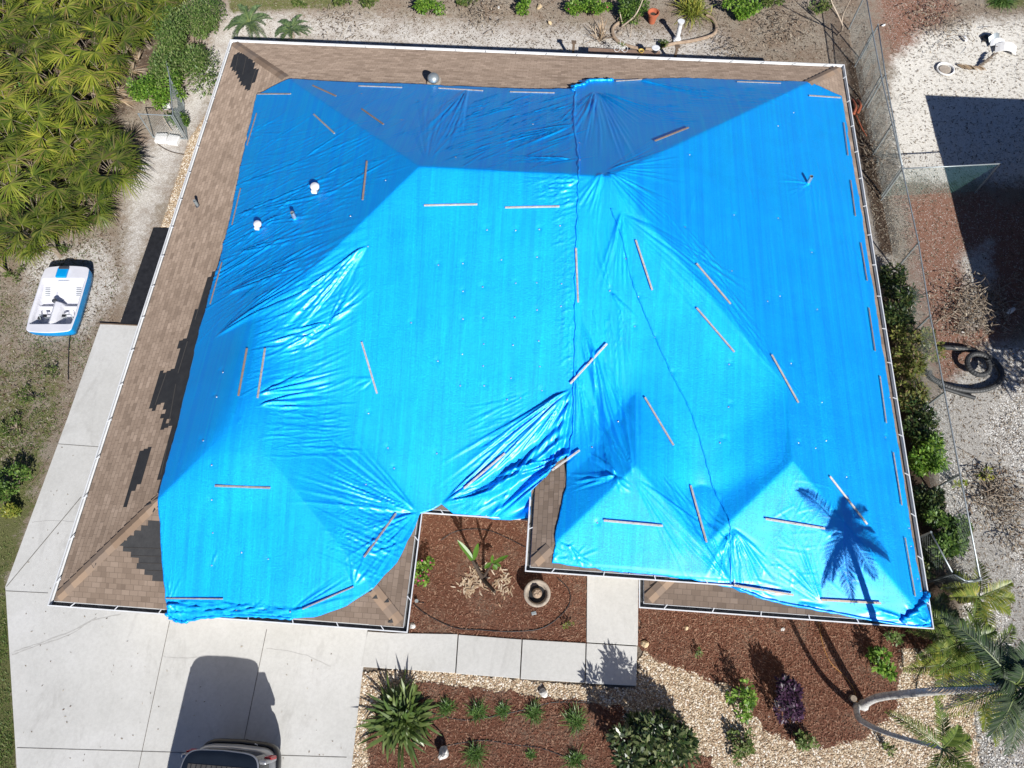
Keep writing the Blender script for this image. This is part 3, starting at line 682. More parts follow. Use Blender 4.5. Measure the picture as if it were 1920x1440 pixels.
def streaks(poly, ang, n, L=1.2, w_=.045, amp=.012, spread=6):
    """ang = direction given by two pixels"""
    n = int(n * 1.6); pl = [tuple(RH(*q)[:2]) for q in poly]; p0, p1 = RH(*ang[0])[:2], RH(*ang[1])[:2]; a0 = math.atan2(*(p1 - p0)[::-1])
    for c in scatter_in(pl, n):
        a = a0 + rad(spread) * rng.randn(); u = np.array([math.cos(a), math.sin(a)]) * L * (.4 + .9 * rng.rand()) / 2
        fold(c - u, c + u, w_ * (.5 + .6 * rng.rand()), 1.45 * amp * (.3 + rng.rand()), .02 * rng.randn())
# big pull from the seam down to the courtyard eave
for a_, b_, w__, am in (((1072, 775), (845, 950), .22, -.20), ((1072, 812), (870, 958), .20, .20), ((1072, 835), (900, 966), .20, -.22), ((1062, 862), (930, 972), .16, .20), ((1050, 872), (962, 975), .15, -.22), ((1074, 740), (960, 880), .14, -.14), ((1078, 640), (1150, 880), .22, -.14), ((1090, 600), (1170, 870), .16, .12)):
    fold(RH(*a_)[:2], RH(*b_)[:2], w__, am, .08)
fan((1074, 728), (850, 950), 15, 34, .06, .055, .6, .06); fan((1074, 728), (1000, 930), 11, 12, .08, .06, .6, .05)
fan((1085, 848), (850, 965), 11, 18, .07, .07, .6, .05); fan((825, 948), (1010, 850), 16, 16, .06, .06, .5, .06)
streaks([(890, 760), (975, 740), (960, 860), (880, 870)], ((890, 830), (960, 800)), 60, .9, .04, .013)
fan((783, 963), (560, 850), 26, 44, .05, .03, .4, .05); fan((783, 963), (650, 1060), 22, 26, .05, .03, .4, .04)
streaks([(640, 870), (780, 950), (700, 1090), (620, 1050)], ((640, 900), (770, 960)), 60, 1.2, .045, .018)
fan((690, 1040), (760, 990), 30, 10, .05, .03); fan((665, 1100), (700, 1020), 40, 8, .05, .03)
# west slope
fan((436, 408), (700, 330), 9, 16, .05, .026, .4, .1); fan((486, 425), (640, 370), 16, 9, .05, .03); fan((486, 425), (430, 470), 22, 6, .05, .025); fan((552, 408), (590, 400), 30, 6, .04, .02)
fan((430, 480), (690, 400), 7, 10, .06, .022); fan((412, 560), (700, 440), 9, 14, .06, .028, .5)
fan((445, 350), (640, 290), 6, 10, .05, .022, .4); fan((400, 640), (690, 462), 10, 16, .06, .034, .5, .12); fan((690, 462), (500, 640), 9, 20, .055, .036, .5, .1)
fan((690, 462), (600, 560), 14, 12, .05, .03, .4); fan((618, 608), (690, 530), 16, 12, .05, .035, .5); fan((618, 608), (470, 670), 14, 16, .05, .034, .4)
fan((595, 640), (500, 660), 20, 10, .05, .03); fan((485, 745), (640, 690), 14, 14, .055, .03, .5); fan((485, 765), (630, 740), 12, 10, .055, .03, .5)
streaks([(510, 760), (640, 740), (650, 860), (530, 860)], ((520, 800), (630, 795)), 80, .9, .045, .014)
streaks([(490, 560), (640, 500), (640, 640), (500, 640)], ((500, 610), (640, 540)), 60, 1.4, .05, .018)
streaks([(500, 640), (620, 600), (640, 740), (480, 740)], ((500, 690), (640, 650)), 40, 1.2, .05, .016)
streaks([(460, 200), (760, 300), (640, 420), (440, 400)], ((450, 330), (640, 280)), 70, 1.8, .05, .010)
fan((700, 712), (640, 735), 20, 8, .045, .02)
streaks([(450, 300), (500, 200), (640, 250), (740, 320), (600, 460), (420, 560)], ((430, 470), (700, 330)), 70, 2.6, .06, .016, 7)
streaks([(430, 420), (560, 400), (560, 520), (400, 620)], ((400, 600), (600, 470)), 40, 2.4, .06, .018, 6)
# north slope
fan((880, 165), (800, 290), 12, 14, .07, .034, .5, .15); fan((800, 310), (840, 170), 20, 14, .06, .02, .5)
fan((1080, 235), (880, 290), 14, 22, .05, .026, .4, .05); fan((1080, 300), (900, 300), 7, 12, .045, .018, .4)
streaks([(880, 180), (1070, 180), (1070, 310), (860, 300)], ((880, 260), (1060, 200)), 110, 1.8, .05, .014)
streaks([(560, 165), (860, 175), (800, 290), (700, 240)], ((640, 250), (760, 180)), 60, 1.2, .05, .009, 14)
# middle ridge end
fan((1130, 325), (1250, 430), 26, 22, .05, .028, .5, .06); fan((1130, 325), (1090, 420), 22, 14, .05, .03, .4); fan((1130, 325), (1300, 290), 24, 14, .05, .018, .4)
fan((1120, 172), (1130, 320), 16, 16, .06, .028, .5); fan((1115, 172), (1260, 240), 20, 18, .06, .026, .5); fan((1115, 172), (1082, 250), 16, 10, .06, .045, .5)
fan((1190, 150), (1400, 190), 8, 14, .06, .02, .4); streaks([(1200, 160), (1500, 165), (1330, 230), (1200, 240)], ((1200, 180), (1460, 190)), 60, 2, .05, .010)
fan((1082, 340), (1030, 345), 40, 14, .04, .022, .3); streaks([(1040, 330), (1078, 330), (1074, 710), (1052, 700)], ((1050, 500), (1076, 485)), 130, .35, .035, .010, 16)
streaks([(1000, 335), (1078, 335), (1078, 420), (1020, 370)], ((1000, 360), (1078, 345)), 50, .8, .04, .014, 9)
# middle sheet
fan((1165, 395), (1150, 560), 16, 12, .06, .03, .5, .1); fan((1143, 545), (1110, 400), 12, 10, .06, .026, .5); fan((1145, 547), (1190, 612), 10, 6, .05, .03)
fan((1110, 640), (1180, 880), 12, 12, .08, .05, .6, .15); fan((1155, 893), (1063, 905), 14, 12, .05, .04, .5); fan((1155, 893), (1110, 840), 14, 10, .05, .04, .5)
fan((1187, 892), (1120, 700), 14, 12, .06, .03, .4, .1); fan((1155, 893), (1170, 930), 30, 10, .05, .03); fan((1080, 690), (1090, 860), 10, 12, .05, .03, .5)
fan((1187, 895), (1360, 1090), 18, 14, .05, .016, .5); streaks([(1060, 600), (1180, 600), (1180, 880), (1080, 880)], ((1080, 600), (1110, 800)), 40, 1.4, .06, .022)
fan((1366, 1000), (1345, 1095), 22, 12, .05, .03, .4); fan((1366, 1095), (1240, 900), 14, 18, .05, .022, .4); streaks([(1230, 900), (1360, 960), (1360, 1090), (1300, 1040)], ((1230, 940), (1340, 1085)), 50, 1.1, .045, .012)
# along the right hip
fan((1160, 400), (1400, 600), 16, 18, .06, .022, .5); streaks([(1240, 400), (1330, 470), (1480, 720), (1400, 640)], ((1300, 480), (1450, 680)), 70, 1.5, .05, .012, 8)
streaks([(1140, 400), (1600, 300), (1650, 800), (1300, 600)], ((1300, 400), (1330, 600)), 60, 1.6, .07, .006, 12)
fan((1517, 345), (1500, 390), 60, 8, .04, .02); fan((1517, 345), (1470, 350), 30, 5, .04, .012)
# front-right end
fan((1372, 990), (1430, 1110), 26, 22, .05, .035, .5, .08); fan((1540, 1130), (1450, 1010), 24, 16, .05, .016, .4); fan((1372, 1100), (1480, 1125), 12, 8, .05, .04, .5)
fan((1740, 1175), (1700, 1130), 34, 12, .07, .06, .7); fan((1690, 1160), (1600, 1140), 10, 8, .05, .03); streaks([(1480, 870), (1520, 870), (1620, 1100), (1420, 1100)], ((1500, 900), (1505, 1000)), 50, .8, .05, .006, 60)
fan((1495, 1130), (1560, 1155), 14, 6, .05, .02); streaks([(1040, 1010), (1110, 1040), (1100, 1066), (1036, 1052)], ((1040, 1030), (1100, 1050)), 20, .4, .05, .02, 40)
# hem bunches
streaks([(312, 1125), (560, 1140), (540, 1158), (320, 1150)], ((320, 1140), (540, 1150)), 60, .8, .05, .03, 8); fan((318, 1130), (345, 1165), 40, 12, .05, .05, .6)
fan((320, 1130), (330, 1060), 20, 6, .04, .02); fan((480, 1140), (495, 1120), 30, 5, .04, .02); fan((398, 1060), (408, 1030), 10, 3, .04, .02)
fan((545, 1150), (680, 1090), 12, 12, .05, .03, .5)
lown = blur(rng.randn(*TZ0.shape), 7, 2); lown /= lown.std(); WR += lown * .0022
l2 = blur(rng.randn(*TZ0.shape), 28, 2); l2 /= l2.std(); WR += l2 * .008
# slight sag rows of the woven panels
def dents(lst):
    for a in lst:
        p = RH(*a); i = np.searchsorted(tx, p[0]); j = np.searchsorted(ty, p[1]); sl_ = (slice(max(j - 6, 0), j + 7), slice(max(i - 6, 0), i + 7))
        r = np.hypot(TX[sl_] - p[0], TY[sl_] - p[1]); WR[sl_] -= .014 * np.exp(-(r / .06) ** 2)
washL = [(822, 497), (868, 494), (940, 487), (1007, 482), (905, 538), (868, 546), (967, 531), (1006, 530), (1053, 532), (868, 598), (906, 596), (965, 595), (1007, 581), (1052, 574), (771, 605), (907, 645), (962, 647), (1010, 639), (867, 664), (821, 677), (906, 686), (1012, 687), (958, 709), (863, 723), (908, 723), (951, 749), (976, 746), (1016, 732), (691, 775), (727, 840), (819, 850), (686, 908), (739, 878), (913, 431), (967, 432), (1011, 430), (1050, 423), (678, 176), (783, 192), (753, 225), (903, 203), (988, 187), (999, 233), (920, 248), (854, 295), (680, 326), (723, 338), (657, 405), (397, 872), (397, 937), (381, 826), (406, 744), (418, 698), (570, 579), (399, 999), (453, 1036), (503, 1048), (397, 1060), (320, 1137), (443, 1144), (498, 1143), (544, 1147), (618, 608), (690, 462)]
washR = [(1372, 508), (1439, 565), (1462, 555), (1532, 580), (1367, 683), (1483, 681), (1541, 754), (1366, 763), (1350, 830), (1497, 830), (1549, 826), (1529, 840), (1587, 894), (1173, 485), (1183, 518), (1197, 556), (1228, 632), (1260, 702), (1143, 545), (1190, 612), (1159, 790), (1110, 838), (1459, 236), (1488, 211), (1293, 290), (1376, 403), (1459, 409), (1284, 426), (1522, 473), (1704, 990), (1708, 1024), (1720, 1085), (1726, 1108), (1660, 820), (1680, 880), (1668, 745), (1120, 980), (1180, 1075), (1200, 1080), (1086, 268), (1087, 300), (1084, 345)]
dents(washL + washR)
rise = np.maximum(TZ0 + WR, base + .018)
def tarp(name, pxs, lift, label, extra=None):
    poly = [tuple(RH(*q)[:2]) for q in pxs]
    # ragged hem
    hem = []
    for i in range(len(poly)):
        a = np.array(poly[i]); b = np.array(poly[(i + 1) % len(poly)]); k = max(1, int(np.linalg.norm(b - a) / .18))
        for j in range(k): hem.append(tuple(a + (b - a) * j / k + (rng.randn(2) * .012 if j else 0)))
    poly = np.array(hem); CX = TX[:-1, :-1] + TS / 2; CY = TY[:-1, :-1] + TS / 2
    ins = inpoly(CX, CY, poly); J, I = np.nonzero(ins); nx_ = TX.shape[1]
    quad = np.stack([J * nx_ + I, J * nx_ + I + 1, (J + 1) * nx_ + I + 1, (J + 1) * nx_ + I], -1)
    used, inv = np.unique(quad.ravel(), return_inverse=True); F = inv.reshape(-1, 4)
    X = TX.ravel()[used].copy(); Y = TY.ravel()[used].copy(); cnt = np.bincount(F.ravel(), minlength=len(used))
    Z = rise.ravel()[used] + lift; bd = np.nonzero(cnt < 4)[0]
    bx, by = X[bd].copy(), Y[bd].copy(); best = np.full(len(bd), 9e9); nx2, ny2 = bx.copy(), by.copy()
    for i in range(len(poly)):
        a = poly[i - 1]; e = poly[i] - a; L = e @ e + 1e-9; t = np.clip(((bx - a[0]) * e[0] + (by - a[1]) * e[1]) / L, 0, 1)
        qx, qy = a[0] + t * e[0], a[1] + t * e[1]; d = np.hypot(bx - qx, by - qy); k = d < best; best[k] = d[k]; nx2[k] = qx[k]; ny2[k] = qy[k]
    k = best < TS * 1.5; X[bd[k]] = nx2[k]; Y[bd[k]] = ny2[k]
    V = np.stack([X, Y, Z], -1)
    # hem drop: duplicate the border downwards so that the sheet has an edge
    e = np.concatenate([F[:, [0, 1]], F[:, [1, 2]], F[:, [2, 3]], F[:, [3, 0]]]); key = np.sort(e, 1); _, idx, c = np.unique(key, axis=0, return_index=True, return_counts=True)
    be = e[idx[c == 1]]; u2, inv2 = np.unique(be.ravel(), return_inverse=True); low = V[u2].copy(); low[:, 2] -= .022
    inv2 = inv2.reshape(-1, 2) + len(V); F = np.vstack([F, np.stack([be[:, 1], be[:, 0], inv2[:, 0], inv2[:, 1]], -1)])
    o = rawmesh(name, np.vstack([V, low]), F, M['tarp'], smooth=True); tag(o, label, 'tarp'); return o
def thz(x, y):
    i = np.clip(np.searchsorted(tx, x), 0, len(tx) - 1); j = np.clip(np.searchsorted(ty, y), 0, len(ty) - 1); return float(rise[j, i])
tl = tarp('roof_tarp', [(545, 150), (612, 154), (700, 158), (790, 160), (905, 166), (1000, 169), (1080, 168), (1079, 240), (1085, 300), (1084, 380), (1080, 480), (1079, 600), (1077, 700), (1076, 790), (1068, 852), (1036, 884), (996, 926), (993, 976), (940, 976), (850, 964), (828, 946), (812, 957), (788, 966), (778, 990), (745, 1055), (700, 1104), (650, 1137), (590, 1158), (540, 1160), (460, 1153), (400, 1157), (345, 1170), (318, 1157), (308, 1090), (302, 1000), (302, 915), (335, 800), (375, 620), (415, 480), (435, 400), (455, 300), (482, 180), (510, 165)],
          .022, 'larger left blue tarp, wrinkled, over the garage wing and main roof up to the seam')
trp = tarp('roof_tarp', [(1072, 168), (1100, 160), (1085, 152), (1115, 148), (1170, 150), (1280, 147), (1400, 151), (1520, 155), (1577, 182), (1594, 280), (1611, 380), (1626, 480), (1646, 600), (1664, 720), (1682, 830), (1697, 930), (1716, 1050), (1731, 1120), (1746, 1166), (1738, 1176), (1690, 1173), (1590, 1155), (1500, 1140), (1420, 1122), (1372, 1102), (1280, 1086), (1150, 1071), (1080, 1062), (1035, 1056), (1050, 960), (1062, 900), (1064, 800), (1066, 700), (1068, 400), (1070, 250)],
          0, 'right blue tarp over the entry roof and right wing, with palm shadow at its front')
def onT(px, py, lift=0):
    p = RH(px, py)
    for _ in range(3):
        z = thz(p[0], p[1]) + lift; p = P(px, py, z)
    return p
for par, lst, e in ((tl, washL, .022), (trp, washR, 0)):
    for i, a in enumerate(lst):
        p = onT(*a, e + .004)
        if i == 0:
            mb = MB(); mb.lathe([(.021, 0), (.021, .004), (.010, .008), (.008, .013), (.001, .014)], 10); o = mb.build('washer', M['washer'], par, smooth=True); src = o
        else:
            o = src.copy(); COL.objects.link(o); o.parent = par
        o.location = p; o.rotation_euler = (rng.randn() * .2, rng.randn() * .2, 0)
# bunched seams: a rolled crumpled edge lying along the overlap
def seam(pts, par, r=.035, lift=.03, name='rolled_seam', wob=.012):
    p = smooth_pts([onT(a, b, lift) for a, b in pts], 14); 
    for q in p: q[2] = thz(q[0], q[1]) + lift
    p[:, 0] += wob * np.sin(np.arange(len(p)) * .9) + rng.randn(len(p)) * wob * .5; rr = r * (.55 + .7 * rng.rand(len(p))); rr[0] = rr[-1] = r * .3
    mb = MB(); mb.tube(p, rr, 7); mb.build(name, M['tarp'], par, smooth=True)
seam([(1079, 170), (1076, 225), (1084, 290), (1085, 330), (1083, 400), (1080, 480), (1079, 600), (1077, 700), (1075, 800), (1066, 855)], tl, .03)
seam([(1145, 390), (1165, 440), (1183, 518), (1200, 565), (1228, 632), (1262, 705), (1295, 770), (1320, 850), (1338, 915), (1364, 965), (1370, 1010), (1370, 1098)], trp, .02, .008, 'overlap_fold', .006)
seam([(1074, 170), (1078, 162), (1095, 158), (1106, 151), (1150, 150)], trp, .05, .03, 'rolled_seam', .03)
seam([(312, 1148), (322, 1160), (345, 1166), (380, 1158), (460, 1154), (550, 1160)], tl, .04, .0, 'hem_roll', .02)
seam([(1372, 1100), (1440, 1124), (1560, 1148), (1700, 1173), (1744, 1172)], trp, .03, .01, 'hem_roll', .02)
seam([(1690, 1165), (1715, 1150), (1735, 1125), (1740, 1112)], trp, .06, .03, 'hem_roll', .03)

# battens
BT = [((483, 176), (545, 176), 1, 'nailed across the far left corner of the tarp'), ((586, 160), (630, 180), 2, 'slanting just right of the far left corner'),
 ((588, 214), (627, 250), 1, 'slanting above the west vents near the hip'), ((678, 204), (719, 233), 2, 'slanting on the hip of the far left slope'),
 ((672, 161), (754, 164), 1, 'along the far hem left of the dome vent'), ((822, 165), (906, 170), 1, 'along the far hem just right of the dome vent'), ((956, 172), (1040, 174), 1, 'along the far hem left of the seam top'),
 ((1155, 152), (1204, 149), 1, 'along the far hem right of the seam top'), ((1382, 153), (1464, 156), 1, 'along the far hem of the right tarp'), ((1517, 179), (1576, 183), 1, 'across the far right corner of the tarp'),
 ((1228, 264), (1291, 239), 2, 'slanting on the far shaded slope of the right tarp'), ((795, 385), (895, 383), 0, 'pale and level below the main ridge, left of its pair'), ((947, 389), (1049, 387), 0, 'pale and level below the main ridge, next to the seam'),
 ((688, 302), (680, 375), 2, 'upright at the main ridge end on the west slope'), ((481, 212), (463, 272), 2, 'first along the left hem from the far corner'), ((451, 353), (435, 421), 2, 'second along the left hem, by the small vent cap'),
 ((416, 492), (394, 570), 2, 'third along the left hem, beside the torn shingles'), ((463, 653), (447, 742), 2, 'left of the pair astride the garage ridge'), ((497, 653), (483, 746), 1, 'right of the pair astride the garage ridge'),
 ((678, 641), (707, 738), 1, 'leaning, alone in the middle of the left tarp'), ((1080, 465), (1084, 567), 1, 'upright along the seam between the tarps'), ((1138, 646), (1069, 721), 0, 'pale, crossing the seam where the folds gather'),
 ((947, 850), (870, 916), 0, 'pale, slanting on the glossy folds over the courtyard eave'), ((1087, 844), (1035, 882), 0, 'pale, slanting at the top of the bare entry shingles'), ((403, 911), (507, 915), 1, 'level, high on the front face of the garage wing'),
 ((743, 963), (683, 1045), 1, 'slanting on the inner slope of the garage wing'), ((311, 1122), (418, 1123), 1, 'level near the front left hem'), ((567, 1142), (663, 1100), 1, 'slanting along the curved hem at the garage front'),
 ((1192, 450), (1223, 544), 1, 'leaning on the middle sheet right of the seam'), ((1306, 494), (1370, 570), 1, 'upper of two slanting along the right hip'), ((1306, 577), (1377, 660), 1, 'lower of two slanting along the right hip'),
 ((1447, 665), (1497, 755), 1, 'slanting near the top of the right wing ridge'), ((1209, 745), (1263, 835), 1, 'slanting between the entry ridge and the dark fold'), ((1132, 976), (1243, 986), 0, 'pale, level on the entry front face'),
 ((1295, 910), (1325, 1017), 1, 'steep, between the entry hip and the dark fold'), ((1556, 893), (1626, 983), 0, 'pale, slanting into the palm crown shadow'), ((1435, 973), (1547, 991), 0, 'pale, level on the front face left of the palm shadow'),
 ((1375, 1098), (1487, 1116), 3, 'new yellowish, at the front hem beside the entry corner'), ((1540, 1125), (1652, 1131), 3, 'new yellowish, at the front hem by the trunk shadow'),
 ((1697, 1008), (1716, 1118), 1, 'nearest the front on the right hem'), ((1675, 848), (1691, 947), 1, 'second from the front along the right hem'), ((1650, 705), (1662, 793), 1, 'third from the front along the right hem'), ((1629, 577), (1641, 658), 2, 'fourth from the front along the right hem'),
 ((1614, 455), (1626, 526), 2, 'fifth from the front along the right hem'), ((1595, 338), (1604, 405), 2, 'sixth from the front along the right hem'), ((1582, 230), (1590, 291), 2, 'farthest from the camera along the right hem')]
BM = [M['batten2'] if 0 else M['batten'], M['batten'], M['batten3'], M['batten2']]
BM[0] = simple('pale_wood', (.60, .585, .55), (.40, .38, .34), 13, .8)
BM[1] = simple('grey_wood', (.40, .375, .35), (.24, .215, .195), 13, .8, stretch=(1, 1, 1))
BW = ['pale grey', 'weathered grey', 'brown', 'tan']
for a, b, c, lb in BT:
    A_, B_ = onT(*a, .05), onT(*b, .05)
    n_ = 7; tt = np.linspace(0, 1, n_); zz = [thz(*(A_ + (B_ - A_) * t)[:2]) for t in tt]; up = max(0, max(z - (A_[2] + (B_[2] - A_[2]) * t) for z, t in zip(zz, tt)) + .035)
    A_[2] += up * .6; B_[2] += up * .6
    o = (A_ + B_) / 2; mb = MB(); mb.bar(A_ - o, B_ - o, .028 if ('hem' in lb and c < 3) else .046, .022)
    t_ = empty('batten', o); tag(t_, ('%s wood batten ' % BW[c]) + lb, 'batten', 'wood battens nailed over the tarps')
    mb.build('strip', BM[c], t_, bevel=.003)
    d = (B_ - A_)
    for k in (.08, .5, .92):
        q = A_ + d * k - o; mb = MB(); mb.box((q[0], q[1], q[2] + .014), (.014, .014, .004)); mb.build('nail', M['greymetal'], t_)

# roof vents
def roofpipe(px, py, h, r, label, mat=M['galv'], hood=False, name='vent_pipe', tarpd=True):
    p = onT(px, py, .02) if tarpd else RH(px, py)
    t_ = empty(name, p); tag(t_, label, 'vent')
    if hood:
        mb = MB(); mb.lathe([(r * .8, -.1), (r * .8, h * .7)], 16); mb.build('pipe', M['dkgrey'], t_)
        mb = MB(); mb.lathe([(r * .75, h * .55), (r, h * .6), (r * 1.05, h * .9), (r * .8, h * 1.05), (r * .3, h * 1.12), (.005, h * 1.13)], 20); mb.build('cap', mat, t_, smooth=False)
        mb = MB(); mb.box((0, -r * 1.1, h * .62), (r * 1.2, r * .9, h * .5)); mb.build('hood', mat, t_, bevel=.01)
    else:
        mb = MB(); mb.lathe([(r, -.1), (r, h), (r * .82, h), (r * .82, h - .1), (.004, h - .1)], 16); mb.build('pipe', mat, t_, smooth=False)
        mb = MB(); mb.lathe([(r * 1.6, -.02), (r * 1.5, .02), (r * 1.05, .05)], 16, cap=False); mb.build('flashing', M['dkgrey'] if not tarpd else M['tarp'], t_, smooth=True)
    return t_
roofpipe(593, 357, .20, .115, 'larger white hooded vent poking through the left tarp', M['white'], True, 'roof_vent')
roofpipe(486, 426, .18, .10, 'smaller white hooded vent near the left hem of the tarp', M['white'], True, 'roof_vent')
roofpipe(553, 410, .26, .05, 'slim grey pipe through the left tarp between two hooded vents')
roofpipe(371, 386, .24, .045, 'small grey pipe on the bare left shingles', tarpd=False)
roofpipe(1515, 343, .28, .05, 'slim dark pipe through the far right of the right tarp', M['greymetal'])
p = RH(814, 156); t_ = empty('dome_vent', p); tag(t_, 'round grey metal dome vent on the far shingle strip', 'vent')
mb = MB(); mb.box((0, 0, .02), (.40, .34, .10)); mb.build('base', M['cast'], t_, bevel=.01)
mb = MB(); mb.lathe([(.12, .02), (.12, .14), (.175, .15), (.18, .19), (.165, .25), (.12, .30), (.06, .33), (.004, .335)], 24); mb.build('dome', M['greymetal'], t_, smooth=True)

# ------------------------------------------------------------------ plants
def blades(B, az, el, L, W, droop, segs=3, fold_=0.0):
    """vectorised strap blades; arrays of n. returns V,F (each blade one island, pointed)"""
    n = len(az); d, s, u = basis(az, el); V = []
    L = np.broadcast_to(L, n); W = np.broadcast_to(W, n); droop = np.broadcast_to(droop, n)
    prof = [.45, 1, .8, .02] if segs == 3 else [.7, .9, .02] if segs == 2 else [.35, .8, 1, .75, .03]
    for i in range(segs + 1):
        t = i / segs; c = B + d * (L * t)[:, None]; c = c - np.array([0, 0, 1.]) * (droop * L * t * t)[:, None]
        hw = (W * prof[i] / 2)[:, None]; V += [c - s * hw, c + s * hw]
    V = np.stack(V, 1).reshape(-1, 3); k = 2 * (segs + 1)
    F = np.array([(2 * i, 2 * i + 1, 2 * i + 3, 2 * i + 2) for i in range(segs)])
    return V, (F[None] + k * np.arange(n)[:, None, None]).reshape(-1, 4)
def leafquads(C, az, el, L, W):
    d, s, u = basis(az, el); L = L[:, None]; W = W[:, None]
    V = np.stack([C, C + d * L * .5 + s * W / 2, C + d * L, C + d * L * .5 - s * W / 2 + u * .1 * W], 1).reshape(-1, 3)
    return V, np.arange(4 * len(C)).reshape(-1, 4)
def join(lst):
    V = []; F = []; b = 0
    for v, f in lst: V.append(v); F.append(f + b); b += len(v)
    return np.vstack(V), np.vstack(F)
def bush_mesh(rx, ry, h, n, ls=.09, lobes=14, base=.08, lw=.5, gap=.0, seed=0):
    r_ = np.random.RandomState(seed + 11)
    a = r_.rand(lobes) * 6.28; rr = np.sqrt(r_.rand(lobes)) * .78
    cz = base + h * (.25 + .6 * r_.rand(lobes) * (1 - rr * .5)); cc = np.stack([rr * np.cos(a) * rx, rr * np.sin(a) * ry, cz], -1)
    rad_ = (.20 + .18 * r_.rand(lobes))[:, None] * np.array([rx, ry, h * .8])
    k = r_.randint(0, lobes, n); u = r_.randn(n, 3); u /= np.linalg.norm(u, axis=1)[:, None]
    C = cc[k] + u * rad_[k] * (r_.rand(n)[:, None] ** .35); C[:, 2] = np.abs(C[:, 2])
    az = np.arctan2(u[:, 1], u[:, 0]) + r_.randn(n) * .9; el = np.clip(.35 * u[:, 2] + r_.randn(n) * .5, -1.2, 1.3)
    L = ls * (.6 + .8 * r_.rand(n)); return leafquads(C, az, el, L, L * lw), cc
def bush(px, py, rx, ry, h, n, mat, label, ls=.09, lobes=14, name='shrub', cat='shrub', lw=.5, group=None, extra=None, z=0, lift=0):
    # px,py = centre of the crown as seen; set the foot on the ground below it
    c = P(px, py, h * .55 + z); c[2] = z - .02
    t_ = empty(name, c); tag(t_, label, cat, group)
    (V, F), cc = bush_mesh(rx, ry, h, n, ls, lobes, .08 + lift, lw, seed=int(px * 7 + py))
    rawmesh('foliage', V, F, M[mat], t_)
    mb = MB()
    for q in cc[:7]: mb.tube([(q[0] * .08, q[1] * .08, -.03), (q[0] * .45, q[1] * .45, q[2] * .5), q], [.022, .014, .006], 5)
    mb.build('branches', M['bark'], t_)
    if extra:
        m2, n2, s2 = extra; r_ = np.random.RandomState(5); k = r_.randint(0, len(V), n2); C = V[k] + r_.randn(n2, 3) * .02 + np.array([0, 0, .03])
        v2, f2 = leafquads(C, r_.rand(n2) * 6.28, r_.rand(n2), np.full(n2, s2), np.full(n2, s2 * .8)); rawmesh('flowers', v2, f2, M[m2], t_)
    return t_

# --- saw palmettos
def palmetto_mesh(seed):
    r_ = np.random.RandomState(seed); nf = r_.randint(9, 13); lst = []; pts = []
    for i in range(nf):
        a = 6.283 * i / nf + r_.rand() * .5; e = .35 + .8 * r_.rand(); L = .5 + .5 * r_.rand()
        dr = np.array([math.cos(a) * math.cos(e), math.sin(a) * math.cos(e), math.sin(e)]); tip = dr * L + np.array([0, 0, .15])
        pts.append((np.zeros(3) + (0, 0, .08), dr * L * .5 + (0, 0, .16), tip))
        m = 26; th = np.linspace(-2.0, 2.0, m) + r_.randn(m) * .04
        side = np.array([-math.sin(a), math.cos(a), 0]); tilt = e * .3 + r_.randn() * .25 - .1
        ax = np.array([math.cos(a) * math.cos(tilt), math.sin(a) * math.cos(tilt), math.sin(tilt)])
        D = np.cos(th)[:, None] * ax + np.sin(th)[:, None] * side; D[:, 2] += .22 * np.abs(np.sin(th)) 
        az = np.arctan2(D[:, 1], D[:, 0]); el = np.arctan2(D[:, 2], np.hypot(D[:, 0], D[:, 1]))
        ll = (.58 + .16 * np.cos(th)) * (.85 + .3 * r_.rand(m)) * (.85 + .3 * r_.rand())
        lst.append(blades(np.repeat(tip[None], m, 0), az, el, ll, .038, .22 + .25 * r_.rand(m), 3))
    return join(lst), pts
PALM = []
def palmetto(x, y, h, label, rz, sc_, group='saw palmettos in the left thicket', k=None):
    k = rng.randint(0, 7) if k is None else k
    if len(PALM) <= k:
        while len(PALM) <= k:
            (V, F), pts = palmetto_mesh(100 + len(PALM)); me = rawmesh('fronds', V, F, M['palmetto']); mb = MB()
            for p3 in pts: mb.tube(p3, [.014, .011, .008], 4)
            mb.tube([(0, 0, -1.2), (0, 0, .1)], [.09, .07], 7); st_ = mb.build('stem', M['bark']); PALM.append((me.data, st_.data))
            bpy.data.objects.remove(me); bpy.data.objects.remove(st_)
    t_ = empty('saw_palmetto', (x, y, h)); tag(t_, label, 'palmetto', group); t_.rotation_euler = (rng.randn() * .12, rng.randn() * .12, rz); t_.scale = (sc_,) * 3
    for nm, d in zip(('fronds', 'stem'), PALM[k]):
        o = bpy.data.objects.new(nm, d); COL.objects.link(o); o.parent = t_
    return t_
th_poly = [(-30, -30), (180, -30), (330, -30), (300, 60), (230, 100), (215, 200), (232, 290), (215, 350), (150, 395), (95, 440), (70, 470), (-30, 490)]
tw = wpoly(th_poly, .8); pts = []
cand = scatter_in(tw, 3000)
for c in cand:
    if np.hypot(*(c - P(278, 240)[:2])) > 1.7 and all(np.hypot(*(c - q)) > 1.04 for q in pts): pts.append(c)
for i, c in enumerate(pts):
    palmetto(c[0], c[1], .25 + .5 * rng.rand(), 'yellow-green saw palmetto in the dense thicket left of the house', rng.rand() * 6.28, .8 + .35 * rng.rand())
for (a, b), lb in (((285, 22), 'saw palmetto standing apart, above the dead frond pile near the top edge'), ((215, 330), 'saw palmetto at the tip of the thicket nearest the fence gate'), ((90, 455), 'saw palmetto at the near end of the thicket above the pedal boat')):
    p = P(a, b, .6); palmetto(p[0], p[1], .5, lb, rng.rand() * 6, 1.05, group=None)
